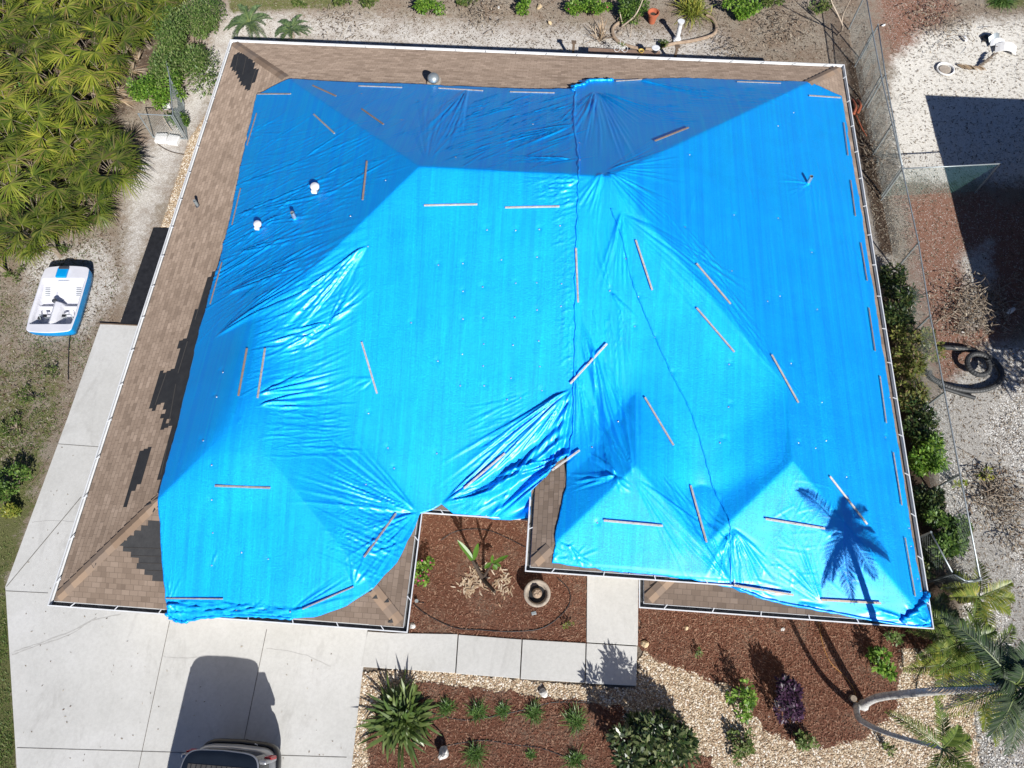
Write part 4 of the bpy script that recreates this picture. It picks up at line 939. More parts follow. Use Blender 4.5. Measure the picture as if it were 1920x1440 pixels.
# dead frond pile
def deadpile(px, py, n, L, R, label):
    c = P(px, py); t = tag(empty('dead_frond_pile', c), label, 'dead fronds')
    lst = []
    for i in range(n):
        b = np.append(rng.randn(2) * R, .1 + .25 * rng.rand()); a = rng.rand() * 6.28; m = 14; az = a + np.linspace(-.6, .6, m); 
        lst.append(blades(np.repeat(b[None], m, 0), az, rng.randn(m) * .12, L * (.6 + .6 * rng.rand(m)), .035, .15, 3))
    V, F = join(lst); rawmesh('fronds', V, F, M['frond_dead'], t)
    return t
deadpile(232, 122, 22, .7, .38, 'pale tan pile of dead palm fronds between the thicket and the large bush')
deadpile(150, 400, 10, .6, .3, 'dead brown fronds at the near edge of the palmetto thicket')
deadpile(85, 352, 6, .6, .2, 'whitish dead frond lying within the palmetto thicket')
deadpile(225, 190, 8, .6, .25, 'orange-brown dead fronds on the path side of the thicket')
for a, b, r, h, n, m_, lb in ((28, 205, .85, 1.6, 1500, 'shrubb', 'bright green leafy sapling rising from the palmettos at the left edge'), (95, 40, 1.1, 1.0, 2200, 'shrub', 'dark green low brush among the palmettos near the top left corner'),
                              (170, 20, 1.0, 1.0, 2000, 'shrub', 'dark green brush at the top edge between palmettos and the large bush'), (12, 280, .5, .9, 500, 'shrubb', 'small bright green sprig below the left edge sapling')):
    bush(a, b, r, r, h, n, m_, lb, .10)
bush(348, 85, 1.4, 2.2, 1.8, 13000, 'shrubg', 'large green twiggy bush by the far left corner of the house', .10, 30, lw=.42)
bush(290, 160, 1.0, .9, 1.5, 2600, 'shrubb', 'rounded bright green bush beside the chain-link gate', .10, 16)
bush(395, 20, .6, .8, 1.3, 1500, 'shrubg', 'grey-green bush touching the top edge left of the spiky cycads', .085, 14, lw=.38)
bush(330, 225, .4, .35, .9, 600, 'shrub', 'small dark green bush overhanging the right gate panel', .09, 8)
bush(255, 55, .6, .6, .9, 1100, 'shrub', 'low green bush above the pile of dead fronds', .09, 10)

# feather fronds
def frond(B, az, el, L, droop, nl, ll, lw, vee=.35, r_=rng, hang=.2):
    t = np.linspace(.12, 1, nl); d, s, u = basis(np.array([az]), np.array([el])); d, s = d[0], s[0]
    C = B + d * (L * t)[:, None] - np.array([0, 0, 1.]) * (droop * L * t ** 2)[:, None]
    lst = []
    for sg in (-1, 1):
        sw = .55 + .5 * t; D = d * np.cos(1.1 - .6 * t)[:, None] + sg * s * np.sin(1.25 - .55 * t)[:, None]; D[:, 2] += vee - droop * .8 * t; D += r_.randn(nl, 3) * .05
        a = np.arctan2(D[:, 1], D[:, 0]); e = np.arctan2(D[:, 2], np.hypot(D[:, 0], D[:, 1])); lf = ll * np.sin(np.clip(t * 2.6 + .35, 0, 3.0)) ** .6 * (.85 + .3 * r_.rand(nl)) * (1 - .45 * t)
        lst.append(blades(C, a, e, lf, lw, hang, 3))
    rac = [(B + d * L * q - np.array([0, 0, 1.]) * droop * L * q * q) for q in np.linspace(0, 1, 7)]
    return join(lst), rac
def palmcrown(parent, specs, mat, nl=26, ll=.35, lw=.020, hang=.2, vee=.3):
    for az, el, L, dr in specs:
        (V, F), rac = frond(np.zeros(3), rad(az), rad(el), L, dr, nl, ll, lw, vee, hang=hang)
        o = rawmesh('frond', V, F, M[mat] if isinstance(mat, str) else mat, parent); mb = MB(); mb.tube(rac, np.linspace(.022, .004, 7), 5); mb.build('rachis', M['strap'], o)
def trunk(par, pts, r0, r1, mat='trunk'):
    p = smooth_pts(pts, 12); n = len(p); r = np.linspace(r0, r1, n) * (1 + .06 * (np.arange(n) % 2)); r[0] *= 1.5; r[1] *= 1.25
    mb = MB(); mb.tube(p, r, 10); mb.build('trunk', M[mat], par, smooth=True)
b0 = P(1618, 1322)
c1 = P(1903, 1284, 5.95); t_ = tag(empty('palm_tree', b0), 'tall leaning palm with a ringed grey trunk and a crown at the right edge', 'palm tree')
v = c1 - b0; trunk(t_, [(0, 0, 0), v * .18 + (-.1, .1, 0), v * .5 + (-.08, .08, 0), v * .8 + (0, .02, 0), v], .10, .055)
cr = empty('crown', v); cr.parent = t_
palmcrown(cr, [(138, 32, 1.9, .42), (112, 10, 1.0, .8), (35, 35, 1.05, .6), (75, 50, 1.1, .6), (-5, 15, .95, .8), (-48, 20, 1.0, .8), (-85, 0, 1.1, .7), (-110, 10, .9, .7), (20, 65, .9, .6), (-70, 55, .95, .7), (165, 60, .8, .8), (95, 70, .9, .6), (10, -10, .8, .8), (60, 0, .85, .8)], 'dategrey', 44, .46, .022, .4)
palmcrown(cr, [(-150, -35, 1.1, .3), (-175, -40, 1.2, .3)], 'frond_dead', 26, .36, .02, .7)
c2 = P(1768, 1403, 3.5); b1 = P(1606, 1325); t_ = tag(empty('palm_tree', b1), 'shorter palm curving right from the same root as the tall palm', 'palm tree'); v = c2 - b1
trunk(t_, [(0, 0, 0), v * .25 + (-.35, -.12, 0), v * .6 + (-.3, -.12, 0), v], .075, .04)
cr = empty('crown', v); cr.parent = t_
palmcrown(cr, [(100, 40, 1.15, .35), (148, 25, 1.25, .55), (-80, 30, 1.2, .5), (-50, 45, 1.0, .5), (70, 60, .9, .4), (15, 5, .9, .7), (-110, 0, .9, .7)], 'date', 34, .32, .021, .25)
palmcrown(cr, [(30, -25, 1.0, .3), (-10, -30, .9, .3)], 'frond_dead', 22, .25, .018, .8)
# stump between the two trunks
mb = MB(); mb.lathe([(.10, -.03), (.085, .08), (.08, .13), (.005, .13)], 12); tag(mb.build('stump', M['bark'], loc=P(1597, 1310)), 'short cut palm stump at the foot of the two palms', 'stump')
def clumppalm(px, py, n, L, mat, label, h=.9, e0=35, sd=0, ll=.36, nl=24, deads=0):
    c = P(px, py, h); t = tag(empty('clump_palm', (c[0], c[1], 0)), label, 'palm')
    mb = MB(); mb.tube([(0, 0, -.03), (0, 0, h)], [.09, .06], 8); mb.build('trunk', M['bark'], t)
    cr_ = empty('crown', (0, 0, h)); cr_.parent = t; r2 = np.random.RandomState(sd)
    palmcrown(cr_, [(360 * i / n + r2.randn() * 12, e0 + r2.randn() * 14, L * (.8 + .35 * r2.rand()), .45 + .25 * r2.rand()) for i in range(n)], mat, nl, ll, .026)
clumppalm(1800, 1205, 12, 1.35, 'date', 'feather-leaved clump palm beside the near right house corner', 1.0, 38, 3)
clumppalm(1770, 1245, 7, 1.1, 'datey', 'yellow-fronded palm clump between the tall trunk and the house corner', .8, 30, 8)
clumppalm(1835, 1120, 9, 1.0, 'datey', 'yellow-green palm beside the hollow concrete block', .8, 38, 4)
clumppalm(1835, 1310, 10, 1.2, 'datey', 'green palm clump below the tall grey trunk at the right', .7, 34, 5)
clumppalm(1850, 1230, 9, 1.3, 'date', 'green palm under the tall crown at the right edge', 1.1, 40, 6)
clumppalm(1745, 1150, 7, .8, 'dategrey', 'dark palm in the shade against the near right house corner', .5, 35, 9)
clumppalm(468, 42, 20, 1.05, 'cycad', 'larger spiky blue-green cycad behind the far left house corner', .35, 30, 10, .24, 26)
clumppalm(545, 55, 16, .85, 'cycad', 'smaller spiky blue-green cycad just right of its larger neighbour', .3, 30, 12, .22, 24)

# strap clumps and tufts
def clump(px, py, n, L, W, mat, label, name='strap_plant', cat='plant', h=.25, el=(20, 80), droop=.5, segs=4, group=None):
    c = P(px, py, h); c[2] = 0; t = tag(empty(name, c), label, cat, group); r2 = np.random.RandomState(int(px + py))
    az = r2.rand(n) * 6.28; e = np.radians(el[0] + (el[1] - el[0]) * r2.rand(n)); B = np.column_stack([r2.randn(n, 2) * L * .16, np.zeros(n) + .0])
    V, F = blades(B, az, e, L * (.6 + .6 * r2.rand(n)), W, droop * (.5 + r2.rand(n)), segs); rawmesh('leaves', V, F, M[mat], t)
    mb = MB(); mb.lathe([(L * .14, -.02), (L * .1, .04), (.005, .06)], 10); mb.build('root_crown', M['soil'], t)
    return t
clump(748, 1348, 330, 1.05, .075, 'strap', 'large clump of arching strap leaves beside the driveway corner', h=.45)
TF = [(838, 1326, .30, 'farthest left grass tuft, in the back row of the front bed'), (895, 1335, .34, 'second grass tuft from the left in the back row of the front bed'), (942, 1332, .26, 'smallest grass tuft in the back row, on the black hose'),
      (1002, 1336, .33, 'grass tuft in front of the white rock by the walk'), (1078, 1350, .42, 'largest grass tuft, at the right end of the back row'), (890, 1414, .38, 'grass tuft in the front row right of the pale boulder'),
      (1078, 1425, .30, 'grass tuft at the bottom edge near the big glossy shrub'), (995, 1415, .16, 'tiny grass tuft between the two front row tufts')]
for a, b, L, lb in TF: clump(a, b, 230, L * 1.15, .013, 'tuft', lb, 'grass_tuft', 'grass tuft', .12, (25, 85), .5, 4, 'grass tufts planted in the front bed')
bush(1228, 1398, 1.05, .85, 1.5, 4200, 'varieg', 'big glossy dark shrub with pale leaf edges at the bottom of the front bed', .17, 20, lw=.34)
bush(1480, 1312, .42, .62, .85, 1500, 'purple', 'dark purple leafed shrub in the right mulch bed', .13, 12, lw=.35)
bush(1395, 1310, .38, .5, .8, 420, 'shrubb', 'thin green weedy shrub left of the purple shrub', .10, 10)
bush(1655, 1245, .42, .35, .7, 520, 'shrubb', 'green shrub with yellow blooms near the front eave of the right wing', .11, 9, extra=('datey', 12, .07))
bush(1680, 1195, .25, .18, .9, 150, 'shrubg', 'wispy grey-green plant against the front gutter at the right', .09, 6)
bush(1512, 1388, .3, .22, .35, 260, 'grassb', 'low green weed with a few lilac flowers below the purple shrub', .09, 7)
bush(1390, 1395, .35, .45, .4, 340, 'grassb', 'scattered green weeds right of the big glossy shrub', .09, 7)
bush(1665, 1405, .14, .14, .3, 60, 'grassb', 'tiny weed in the gravel below the curved palm trunk', .08, 4)
bush(795, 1070, .3, .42, .6, 420, 'shrubb', 'low green plant with pink flowers under the garage wing gutter', .09, 9, extra=('pink', 26, .06))
bush(1310, 1225, .10, .12, .2, 40, 'grassb', 'tiny green sprout at the edge of the gravel by the tan rock', .07, 3)
bush(1066, 1172, .12, .1, .2, 40, 'shruby', 'small withered seedling at the near right of the courtyard bed', .07, 3)
# hedge along the right side
for i, (a, b, rx, ry, h, n, m_, lb) in enumerate([(1676, 515, .35, .5, .8, 700, 'dkleaf', 'small dark bush at the far end of the hedge beside the right gutter'), (1686, 575, .5, .9, 1.0, 1900, 'dkleaf', 'dark glossy hedge bush beside the far right gutter'),
      (1712, 655, .75, .85, 1.1, 1900, 'shruby', 'yellowing leafy hedge bush level with the coiled pipe'), (1722, 790, .45, .7, 1.0, 1400, 'dkleaf', 'dark hedge bush just beyond the bright one'), (1738, 848, .55, .55, 1.1, 1800, 'shrubb', 'bright green hedge bush left of the white trash'),
      (1712, 745, .5, .5, .9, 900, 'shruby', 'sparse yellowing bush in the middle of the right hedge'), (1742, 935, .5, .6, .9, 1300, 'dkleaf', 'dark hedge bush opposite the brush heap'), (1768, 1000, .65, .7, 1.2, 2400, 'shrub', 'large green hedge bush at the folded fence panel'),
      (1745, 1045, .4, .5, .8, 900, 'dkleaf', 'dark bush behind the fence gate near the right eave')]):
    bush(a, b, rx * 1.08, ry * 1.1, h, int(n * 1.15), m_, lb, .12, 13, lw=.4)
# top edge planting
bush(800, 10, .7, .42, .8, 900, 'shrubb', 'green bush at the top edge above the dome vent', .11, 9)
bush(690, 0, .5, .3, .5, 420, 'grassb', 'low weeds at the top edge left of the green bush', .10, 7)
bush(640, 2, .4, .25, .5, 300, 'grassb', 'small weeds at the top edge right of the cycads', .10, 6)
bush(985, 5, .35, .5, .7, 500, 'shrubb', 'narrow green plant at the top edge beside pale stones', .12, 7)
bush(1105, 12, .9, .55, .7, 1700, 'shrubb', 'spreading green bush with a pink bloom at the top edge', .10, 12, extra=('pink', 12, .10))
bush(1180, 15, .8, .7, .8, 1700, 'shrub', 'dense green bush left of the terracotta pot', .10, 12)
bush(1390, 12, .75, .5, .8, 1300, 'shrubb', 'green bush at the top edge right of the tall reeds', .12, 10)
bush(1450, 2, .6, .3, .5, 600, 'grassb', 'low weeds at the top edge beyond the bare sapling', .10, 7)
clump(1300, 8, 260, 1.1, .03, 'datey', 'tall yellow-green reed clump behind the kerbed flower bed', h=.4, el=(30, 88))
clump(1128, 60, 60, .75, .028, 'frond_dead', 'dry brown stalks at the left end of the kerbed flower bed', h=.3, el=(35, 85), droop=.3)
clump(1880, -2, 260, .7, .03, 'tuft', 'patch of bright green grass in the top right corner', h=.1, el=(20, 85))
bush(1245, 82, .22, .14, .3, 130, 'grassb', 'little green weed behind the blue-rimmed bowl', .09, 5)
bush(12, 960, .35, .35, .4, 420, 'datey', 'yellow flowering weed at the left edge beside the patio', .08, 7)
bush(20, 905, .6, .6, .5, 1100, 'shrub', 'dark green weeds at the left edge above the yellow flowers', .08, 10)
bush(1845, 890, .25, .25, .2, 60, 'datey', 'few yellowed leaves on the shell gravel by the fence', .10, 4)
bush(1795, 905, .22, .14, .4, 60, 'datey', 'orange-yellow sprig hanging at the fence rail', .10, 4)
# grass as stuff
gp = np.vstack([scatter_in(wpoly([(-30, 500), (150, 640), (175, 640), (120, 790), (5, 1090), (-30, 1100)]), 9000), scatter_in(wpoly([(-40, 1100), (8, 1110), (30, 1500), (-40, 1500)]), 6000),
                scatter_in(wpoly([(60, 440), (200, 430), (235, 500), (150, 700), (0, 640), (0, 480)]), 2200), scatter_in(wpoly([(430, -30), (760, -30), (700, 14), (430, 20)]), 1500)])
d_ = np.sin(gp[:, 0] * 2.3 + 1.3 * np.sin(gp[:, 1] * 1.9)) * np.sin(gp[:, 1] * 2.7 + gp[:, 0]) + .5 * rng.randn(len(gp)); gp = gp[d_ > -.1]
n = len(gp); V, F = blades(np.column_stack([gp, np.full(n, -.03)]), rng.rand(n) * 6.28, .3 + rng.rand(n), .06 + .09 * rng.rand(n), .016, .4, 2)
tag(rawmesh('grass', V, F, M['grassb']), kind='stuff', label='patchy thin grass over the left yard', cat='grass')

# courtyard traveller's plant
c = P(905, 1085); t_ = tag(empty('broadleaf_plant', c), 'storm-cut plant with a few broad green leaves in the courtyard bed', 'plant')
for i, (tp, r) in enumerate((((885, 1050, .8), .045), ((925, 1052, .6), .035), ((928, 1110, .45), .05))):
    q = P(*tp) - c; mb = MB(); mb.tube([(0, 0, -.02), q * .5, q], [r * 1.3, r, r * .8], 8); mb.build('stem', M['soil'], t_)
def bleaf(a, b, W, par):
    a = P(*a) - c; b = P(*b) - c; d = b - a; L = np.linalg.norm(d); s = np.cross(d / L, (0, 0, 1.)); s /= np.linalg.norm(s); V = []
    for i in range(9):
        t = i / 8; m = a + d * t; w_ = W * math.sin(math.pi * min(1, .08 + t * .93)) ** .7 / 2; V += [m - s * w_ + (0, 0, .25 * w_), m, m + s * w_ + (0, 0, .25 * w_)]
    F = [(3 * i + k, 3 * i + k + 1, 3 * i + k + 4, 3 * i + k + 3) for i in range(8) for k in (0, 1)]
    rawmesh('leaf', V, F, M['banana'], par)
for a, b, w_ in (((888, 1050, .8), (857, 1012, 1.2), .14), ((888, 1050, .8), (897, 1018, 1.3), .13), ((885, 1052, .8), (872, 1030, .9), .10), ((925, 1056, .6), (954, 1041, .9), .11), ((922, 1056, .6), (924, 1040, 1.0), .09),
                 ((925, 1060, .55), (932, 1068, .5), .14), ((920, 1056, .55), (908, 1066, .5), .12), ((925, 1056, .5), (940, 1062, .5), .1)): bleaf(a, b, w_, t_)
for i, (a, b, lb) in enumerate(((896, 1085, 'heap of pale dead leaf bases under the broad leaved plant'), (942, 1095, 'pale curled dead leaves right of the broad leaved plant'), (880, 1100, 'cut pale stump with dry leaf scraps in the courtyard bed'))):
    cc_ = P(a, b); tt = tag(empty('dead_leaves', cc_), lb, 'dead leaves'); n_ = 70
    V, F = blades(np.column_stack([rng.randn(n_, 2) * .17, np.full(n_, .03)]), rng.rand(n_) * 6.28, rng.rand(n_) * .6, .07 + .16 * rng.rand(n_), .035, .3, 3); rawmesh('scraps', V, F, M['frond_dead'], tt)
# bowl fountain
c = P(1007, 1113, .35); c[2] = 0; t_ = tag(empty('stone_bowl', c), 'round cast stone basin on the mulch with a small carved centrepiece', 'basin')
mb = MB(); mb.lathe([(.20, -.02), (.22, .05), (.16, .10), (.16, .16), (.26, .22), (.345, .34), (.355, .40), (.335, .42), (.27, .41), (.26, .36), (.22, .26), (.10, .2), (.004, .2)], 40); mb.build('basin', M['cast'], t_, smooth=True)
mb = MB(); mb.lathe([(.10, .19), (.09, .3), (.12, .36), (.13, .42), (.10, .50), (.04, .56), (.004, .57)], 18); mb.build('centrepiece', M['edging'], t_, smooth=True)
mb = MB(); mb.lathe([(.24, .27), (.003, .272)], 24, cap=False); mb.build('water', M['black'], t_)
for k in range(6):
    a = k * 1.05; mb = MB(); mb.lathe([(.003, .0), (.045, .02), (.05, .04), (.03, .07), (.003, .08)], 10, c=(.055 * math.cos(a), .055 * math.sin(a), .5)); mb.build('scallop', M['edging'], t_, smooth=True)
def hose(pts, r, mat, name, label, cat, z=.03):
    p = smooth_pts([P(a, b, z) for a, b in pts], 8); mb = MB(); mb.tube(p, r, 7); return tag(mb.build(name, mat, smooth=True), label, cat)
hose([(775, 1132), (800, 1152), (850, 1176), (900, 1181), (960, 1184), (1015, 1178), (1050, 1155), (1068, 1130), (1066, 1105), (1045, 1083)], .012, M['black'], 'irrigation_hose', 'black hose looping round the near half of the courtyard bed', 'hose')
hose([(826, 1013), (850, 998), (880, 992), (915, 994), (950, 1008), (985, 1026)], .010, M['black'], 'irrigation_hose', 'black hose arching behind the broad leaved plant in the courtyard', 'hose')
hose([(800, 1333), (840, 1345), (880, 1350), (930, 1342), (985, 1330), (1030, 1318), (1070, 1316), (1110, 1318)], .012, M['black'], 'irrigation_hose', 'black hose weaving through the back row of tufts', 'hose')
hose([(830, 1400), (870, 1392), (910, 1388), (960, 1396), (1010, 1402), (1060, 1420), (1080, 1440)], .012, M['black'], 'irrigation_hose', 'black hose running past the pale boulder along the bottom', 'hose')
hose([(1535, 1165), (1542, 1205), (1556, 1240), (1580, 1265), (1600, 1290), (1608, 1320), (1614, 1350)], .008, M['orange'], 'extension_cord', 'orange cord winding from the front eave to the palm roots', 'cord')
hose([(150, 588), (135, 610), (130, 640), (128, 680), (128, 712)], .012, M['black'], 'hose', 'black hose trailing from the pedal boat across the grass', 'hose')
hose([(293, 268), (305, 277), (322, 285), (345, 290)], .012, M['woodd'], 'hose', 'brown hose curling from under the white blocks', 'hose')
hose([(90, 860), (75, 885), (60, 905)], .01, M['woodd'], 'twig', 'thin fallen twig on the left lawn', 'twig')
# rocks
def rockm(px, py, r, mat, label, sq=(1, .8, .6), seed=0, name='rock'):
    r2 = np.random.RandomState(seed + int(px)); bm_v = []; mb = MB(); n1, n2 = 9, 14
    for i in range(n1 + 1):
        th = math.pi * i / n1
        for k in range(n2):
            ph = 2 * math.pi * k / n2; bm_v.append((math.sin(th) * math.cos(ph), math.sin(th) * math.sin(ph), math.cos(th)))
    V = np.array(bm_v); dirs = r2.randn(14, 3); dirs /= np.linalg.norm(dirs, axis=1)[:, None]; off = .62 + .3 * r2.rand(14)
    m = (V @ dirs.T) / off; k = np.maximum(m.max(1), .85); V = V / k[:, None] * np.array(sq) * r
    F = [(i * n2 + k_, i * n2 + (k_ + 1) % n2, (i + 1) * n2 + (k_ + 1) % n2, (i + 1) * n2 + k_) for i in range(n1) for k_ in range(n2)]
    c_ = P(px, py, r * sq[2] * .6); c_[2] = r * sq[2] * .5; o = rawmesh(name, V, F, M[mat], loc=c_); o.rotation_euler = (0, 0, r2.rand() * 6); return tag(o, label, 'rock')
rockm(832, 1411, .21, 'rock', 'tall pale boulder beside the strap leaf clump', (.7, 1.0, 1.1)); rockm(1020, 1300, .15, 'rock', 'rough white rock on the gravel between the walk and the tufts', (1, .7, .8))
rockm(1210, 1208, .13, 'tanrock', 'tan rock at the outer corner of the walk', (1, .8, .7)); rockm(773, 1174, .10, 'rock', 'white rock at the garage wing gutter corner', (1, .8, .7))
rockm(1468, 1180, .06, 'rock', 'small white stone near the front gutter of the right wing', (1, 1, .7)); rockm(1287, 1178, .06, 'tanrock', 'small brown stone on the mulch under the right front gutter', (1, 1, .7))
rockm(1442, 1345, .035, 'rock', 'tiny white stone left of the purple shrub'); rockm(1031, 42, .12, 'tanrock', 'pale stone at the top edge beside the narrow green plant'); rockm(1012, 12, .14, 'tanrock', 'larger pale stone at the very top edge')
rockm(1162, 60, .13, 'cast', 'grey slab stone in the corner of the kerbed bed', (1, .9, .4)); rockm(1733, 867, .08, 'cast', 'grey stone under the hedge near the fence'); rockm(1736, 862, .05, 'cast', 'small grey stone beside its twin under the hedge')
rockm(935, 14, .05, 'paver', 'little pale ball on the ground near the top edge', (1, 1, 1))
# solar light, marker stake
c = P(1001, 1150); t_ = tag(empty('solar_light', c), 'fallen grey solar garden light in front of the stone basin', 'garden light')
mb = MB(); mb.box((0, 0, .03), (.13, .08, .025), .3); mb.build('panel', M['galv'], t_, bevel=.004); mb = MB(); mb.tube([(-.05, .05, .02), (-.1, .12, .01)], .01, 6); mb.build('stake', M['black'], t_)
c = P(782, 1128); t_ = tag(empty('spotlight', c), 'small garden spotlight by the garage wing gutter', 'garden light')
mb = MB(); mb.lathe([(.03, 0), (.04, .1), (.05, .12), (.003, .12)], 12); mb.build('lamp_head', M['galv'], t_); mb = MB(); mb.tube([(0, 0, .02), (.2, -.02, .02)], .012, 6); mb.build('stake', M['black'], t_)

# ------------------------------------------------------------------ top garden
kb = [(1210, 26), (1190, 30), (1165, 40), (1150, 52), (1150, 66), (1160, 78), (1185, 88), (1220, 92), (1262, 82), (1300, 76), (1335, 66), (1343, 52), (1336, 35), (1325, 28)]
p = smooth_pts([P(a, b, .04) for a, b in kb], 6); mb = MB(); mb.tube(p, .065, 8); tag(mb.build('bed_kerb', M['edging'], smooth=False), 'curved tan concrete kerb around the far flower bed', 'kerb')
c = P(1222, 42); t_ = tag(empty('plant_pot', c), 'orange terracotta pot with soil in the far flower bed', 'pot')
mb = MB(); mb.lathe([(.12, 0), (.18, .36), (.215, .37), (.225, .46), (.195, .465), (.18, .36), (.004, .34)], 28); mb.build('pot', M['terra'], t_); mb = MB(); mb.lathe([(.178, .35), (.003, .36)], 20, cap=False); mb.build('soil', M['soil'], t_)
c = P(1269, 76); t_ = tag(empty('garden_pedestal', c), 'white classical column pedestal standing in the far flower bed', 'pedestal')
mb = MB(); mb.box((0, 0, .03), (.28, .28, .06)); mb.build('plinth', M['white'], t_, bevel=.01)
mb = MB(); mb.lathe([(.13, .06), (.13, .1), (.10, .14), (.085, .2), (.08, .72), (.095, .76), (.12, .80), (.13, .86), (.003, .86)], 24); mb.build('shaft', M['white'], t_, smooth=False)
# bench-like rail with two posts
def post(px, py, h, label):
    c_ = P(px, py, h); c_[2] = 0; t = tag(empty('wooden_post', c_), label, 'post'); mb = MB(); mb.box((0, 0, h / 2 - .02), (.09, .09, h)); mb.build('shaft', M['woodd'], t, bevel=.005)
    mb = MB(); mb.box((0, 0, h + .02), (.17, .15, .05)); mb.build('cap', M['woodd'], t, bevel=.008)
post(1076, 80, .85, 'left capped wooden post beyond the far eave'); post(1270, 88, .85, 'right capped wooden post beyond the far eave')
A_ = P(1103, 94, .55); B_ = P(1238, 101, .55); c = (A_ + B_) / 2; t_ = tag(empty('plank_shelf', (c[0], c[1], 0)), 'brown plank bench behind the far eave holding pots', 'bench')
mb = MB(); mb.bar(A_ - (c[0], c[1], 0), B_ - (c[0], c[1], 0), .22, .04); mb.build('plank', M['wood'], t_, bevel=.004)
for k in (.1, .9):
    q = A_ + (B_ - A_) * k - (c[0], c[1], 0); mb = MB(); mb.box((q[0], q[1], .26), (.08, .18, .54)); mb.build('leg', M['woodd'], t_)
c = P(1202, 98, .58); t_ = tag(empty('flower_pot', c), 'small yellow glazed bowl on the plank bench', 'bowl'); mb = MB(); mb.lathe([(.05, 0), (.10, .06), (.105, .08), (.08, .08), (.05, .03), (.004, .03)], 20); mb.build('bowl', M['yellow'], t_, smooth=False); mb = MB(); mb.lathe([(.06, .045), (.003, .05)], 12, cap=False); mb.build('soil', M['soil'], t_)
c = P(1228, 98, .58); t_ = tag(empty('flower_pot', c), 'white bowl with a dark blue rim at the right end of the plank bench', 'bowl'); mb = MB(); mb.lathe([(.07, 0), (.13, .16), (.155, .19), (.003, .19)], 24); mb.build('bowl', M['dkgrey'], t_); mb = MB(); mb.lathe([(.14, .187), (.15, .2), (.11, .21), (.003, .205)], 24); mb.build('filling', M['white'], t_)
c = P(1165, 96, .58); t_ = tag(empty('bicycle_planter', c), 'white wire bicycle planter with trailing leaves on the plank bench', 'planter')
def ring(cx, cz, r, par, nm='wheel', rr=.008):
    a = np.linspace(0, 6.283, 25); mb = MB(); mb.tube(np.stack([cx + r * np.cos(a), r * .35 * np.sin(a), cz + r * np.sin(a)], -1), rr, 6, cap=False); mb.build(nm, M['white'], par)
ring(-.17, .10, .10, t_); ring(.12, .10, .10, t_); ring(.02, .12, .06, t_)
mb = MB(); mb.tube([(-.17, 0, .1), (-.08, 0, .32), (.05, 0, .30), (.12, 0, .1)], .008, 6); mb.tube([(-.08, 0, .32), (-.09, .02, .44), (-.05, .04, .47)], .008, 6); mb.tube([(.05, 0, .30), (.07, .02, .40)], .008, 6); mb.build('frame', M['white'], t_)
V, F = leafquads(np.column_stack([rng.randn(60) * .06, rng.randn(60) * .05, .22 + rng.rand(60) * .12]), rng.rand(60) * 6.28, rng.rand(60), np.full(60, .06), np.full(60, .03)); rawmesh('trailing_leaves', V, F, M['shrubg'], t_)
def branch(name, label, lines, mat='pale', cat='branch'):
    c_ = P(*lines[0][0][0][:2], 0); t = tag(empty(name, c_), label, cat)
    for pts_, r in lines:
        p_ = smooth_pts([P(a, b, z) for a, b, z in pts_], 5) - c_; mb = MB(); mb.tube(p_, np.linspace(r, r * .45, len(p_)), 6); mb.build('limb', M[mat], t, smooth=True)
branch('dead_branch', 'pale forked dead branch leaning in the far flower bed', [([(1165, 50, .05), (1188, 32, .5), (1200, 12, .8), (1210, -15, 1.0)], .035), ([(1168, 48, .05), (1164, 32, .35), (1162, 20, .5)], .03), ([(1181, 70, .03), (1184, 55, .2), (1184, 44, .3)], .015)])
branch('bare_sapling', 'bare pale forked sapling behind the far right house corner', [([(1570, 66, 0), (1580, 52, .5), (1572, 30, 1.2), (1560, 5, 1.8), (1555, -15, 2.2)], .035), ([(1578, 55, .4), (1580, 30, 1.0), (1590, 8, 1.6), (1598, -8, 2)], .03)], cat='sapling')
branch('root_heap', 'reddish upturned root beside the far right eave', [([(1600, 215, .05), (1605, 200, .2), (1598, 185, .15)], .06), ([(1608, 212, .05), (1614, 198, .25), (1607, 186, .1)], .06), ([(1600, 205, .05), (1596, 225, .1), (1604, 240, .02)], .035), ([(1605, 215, .05), (1616, 240, .05), (1625, 255, .02)], .03)], 'terra', 'root')

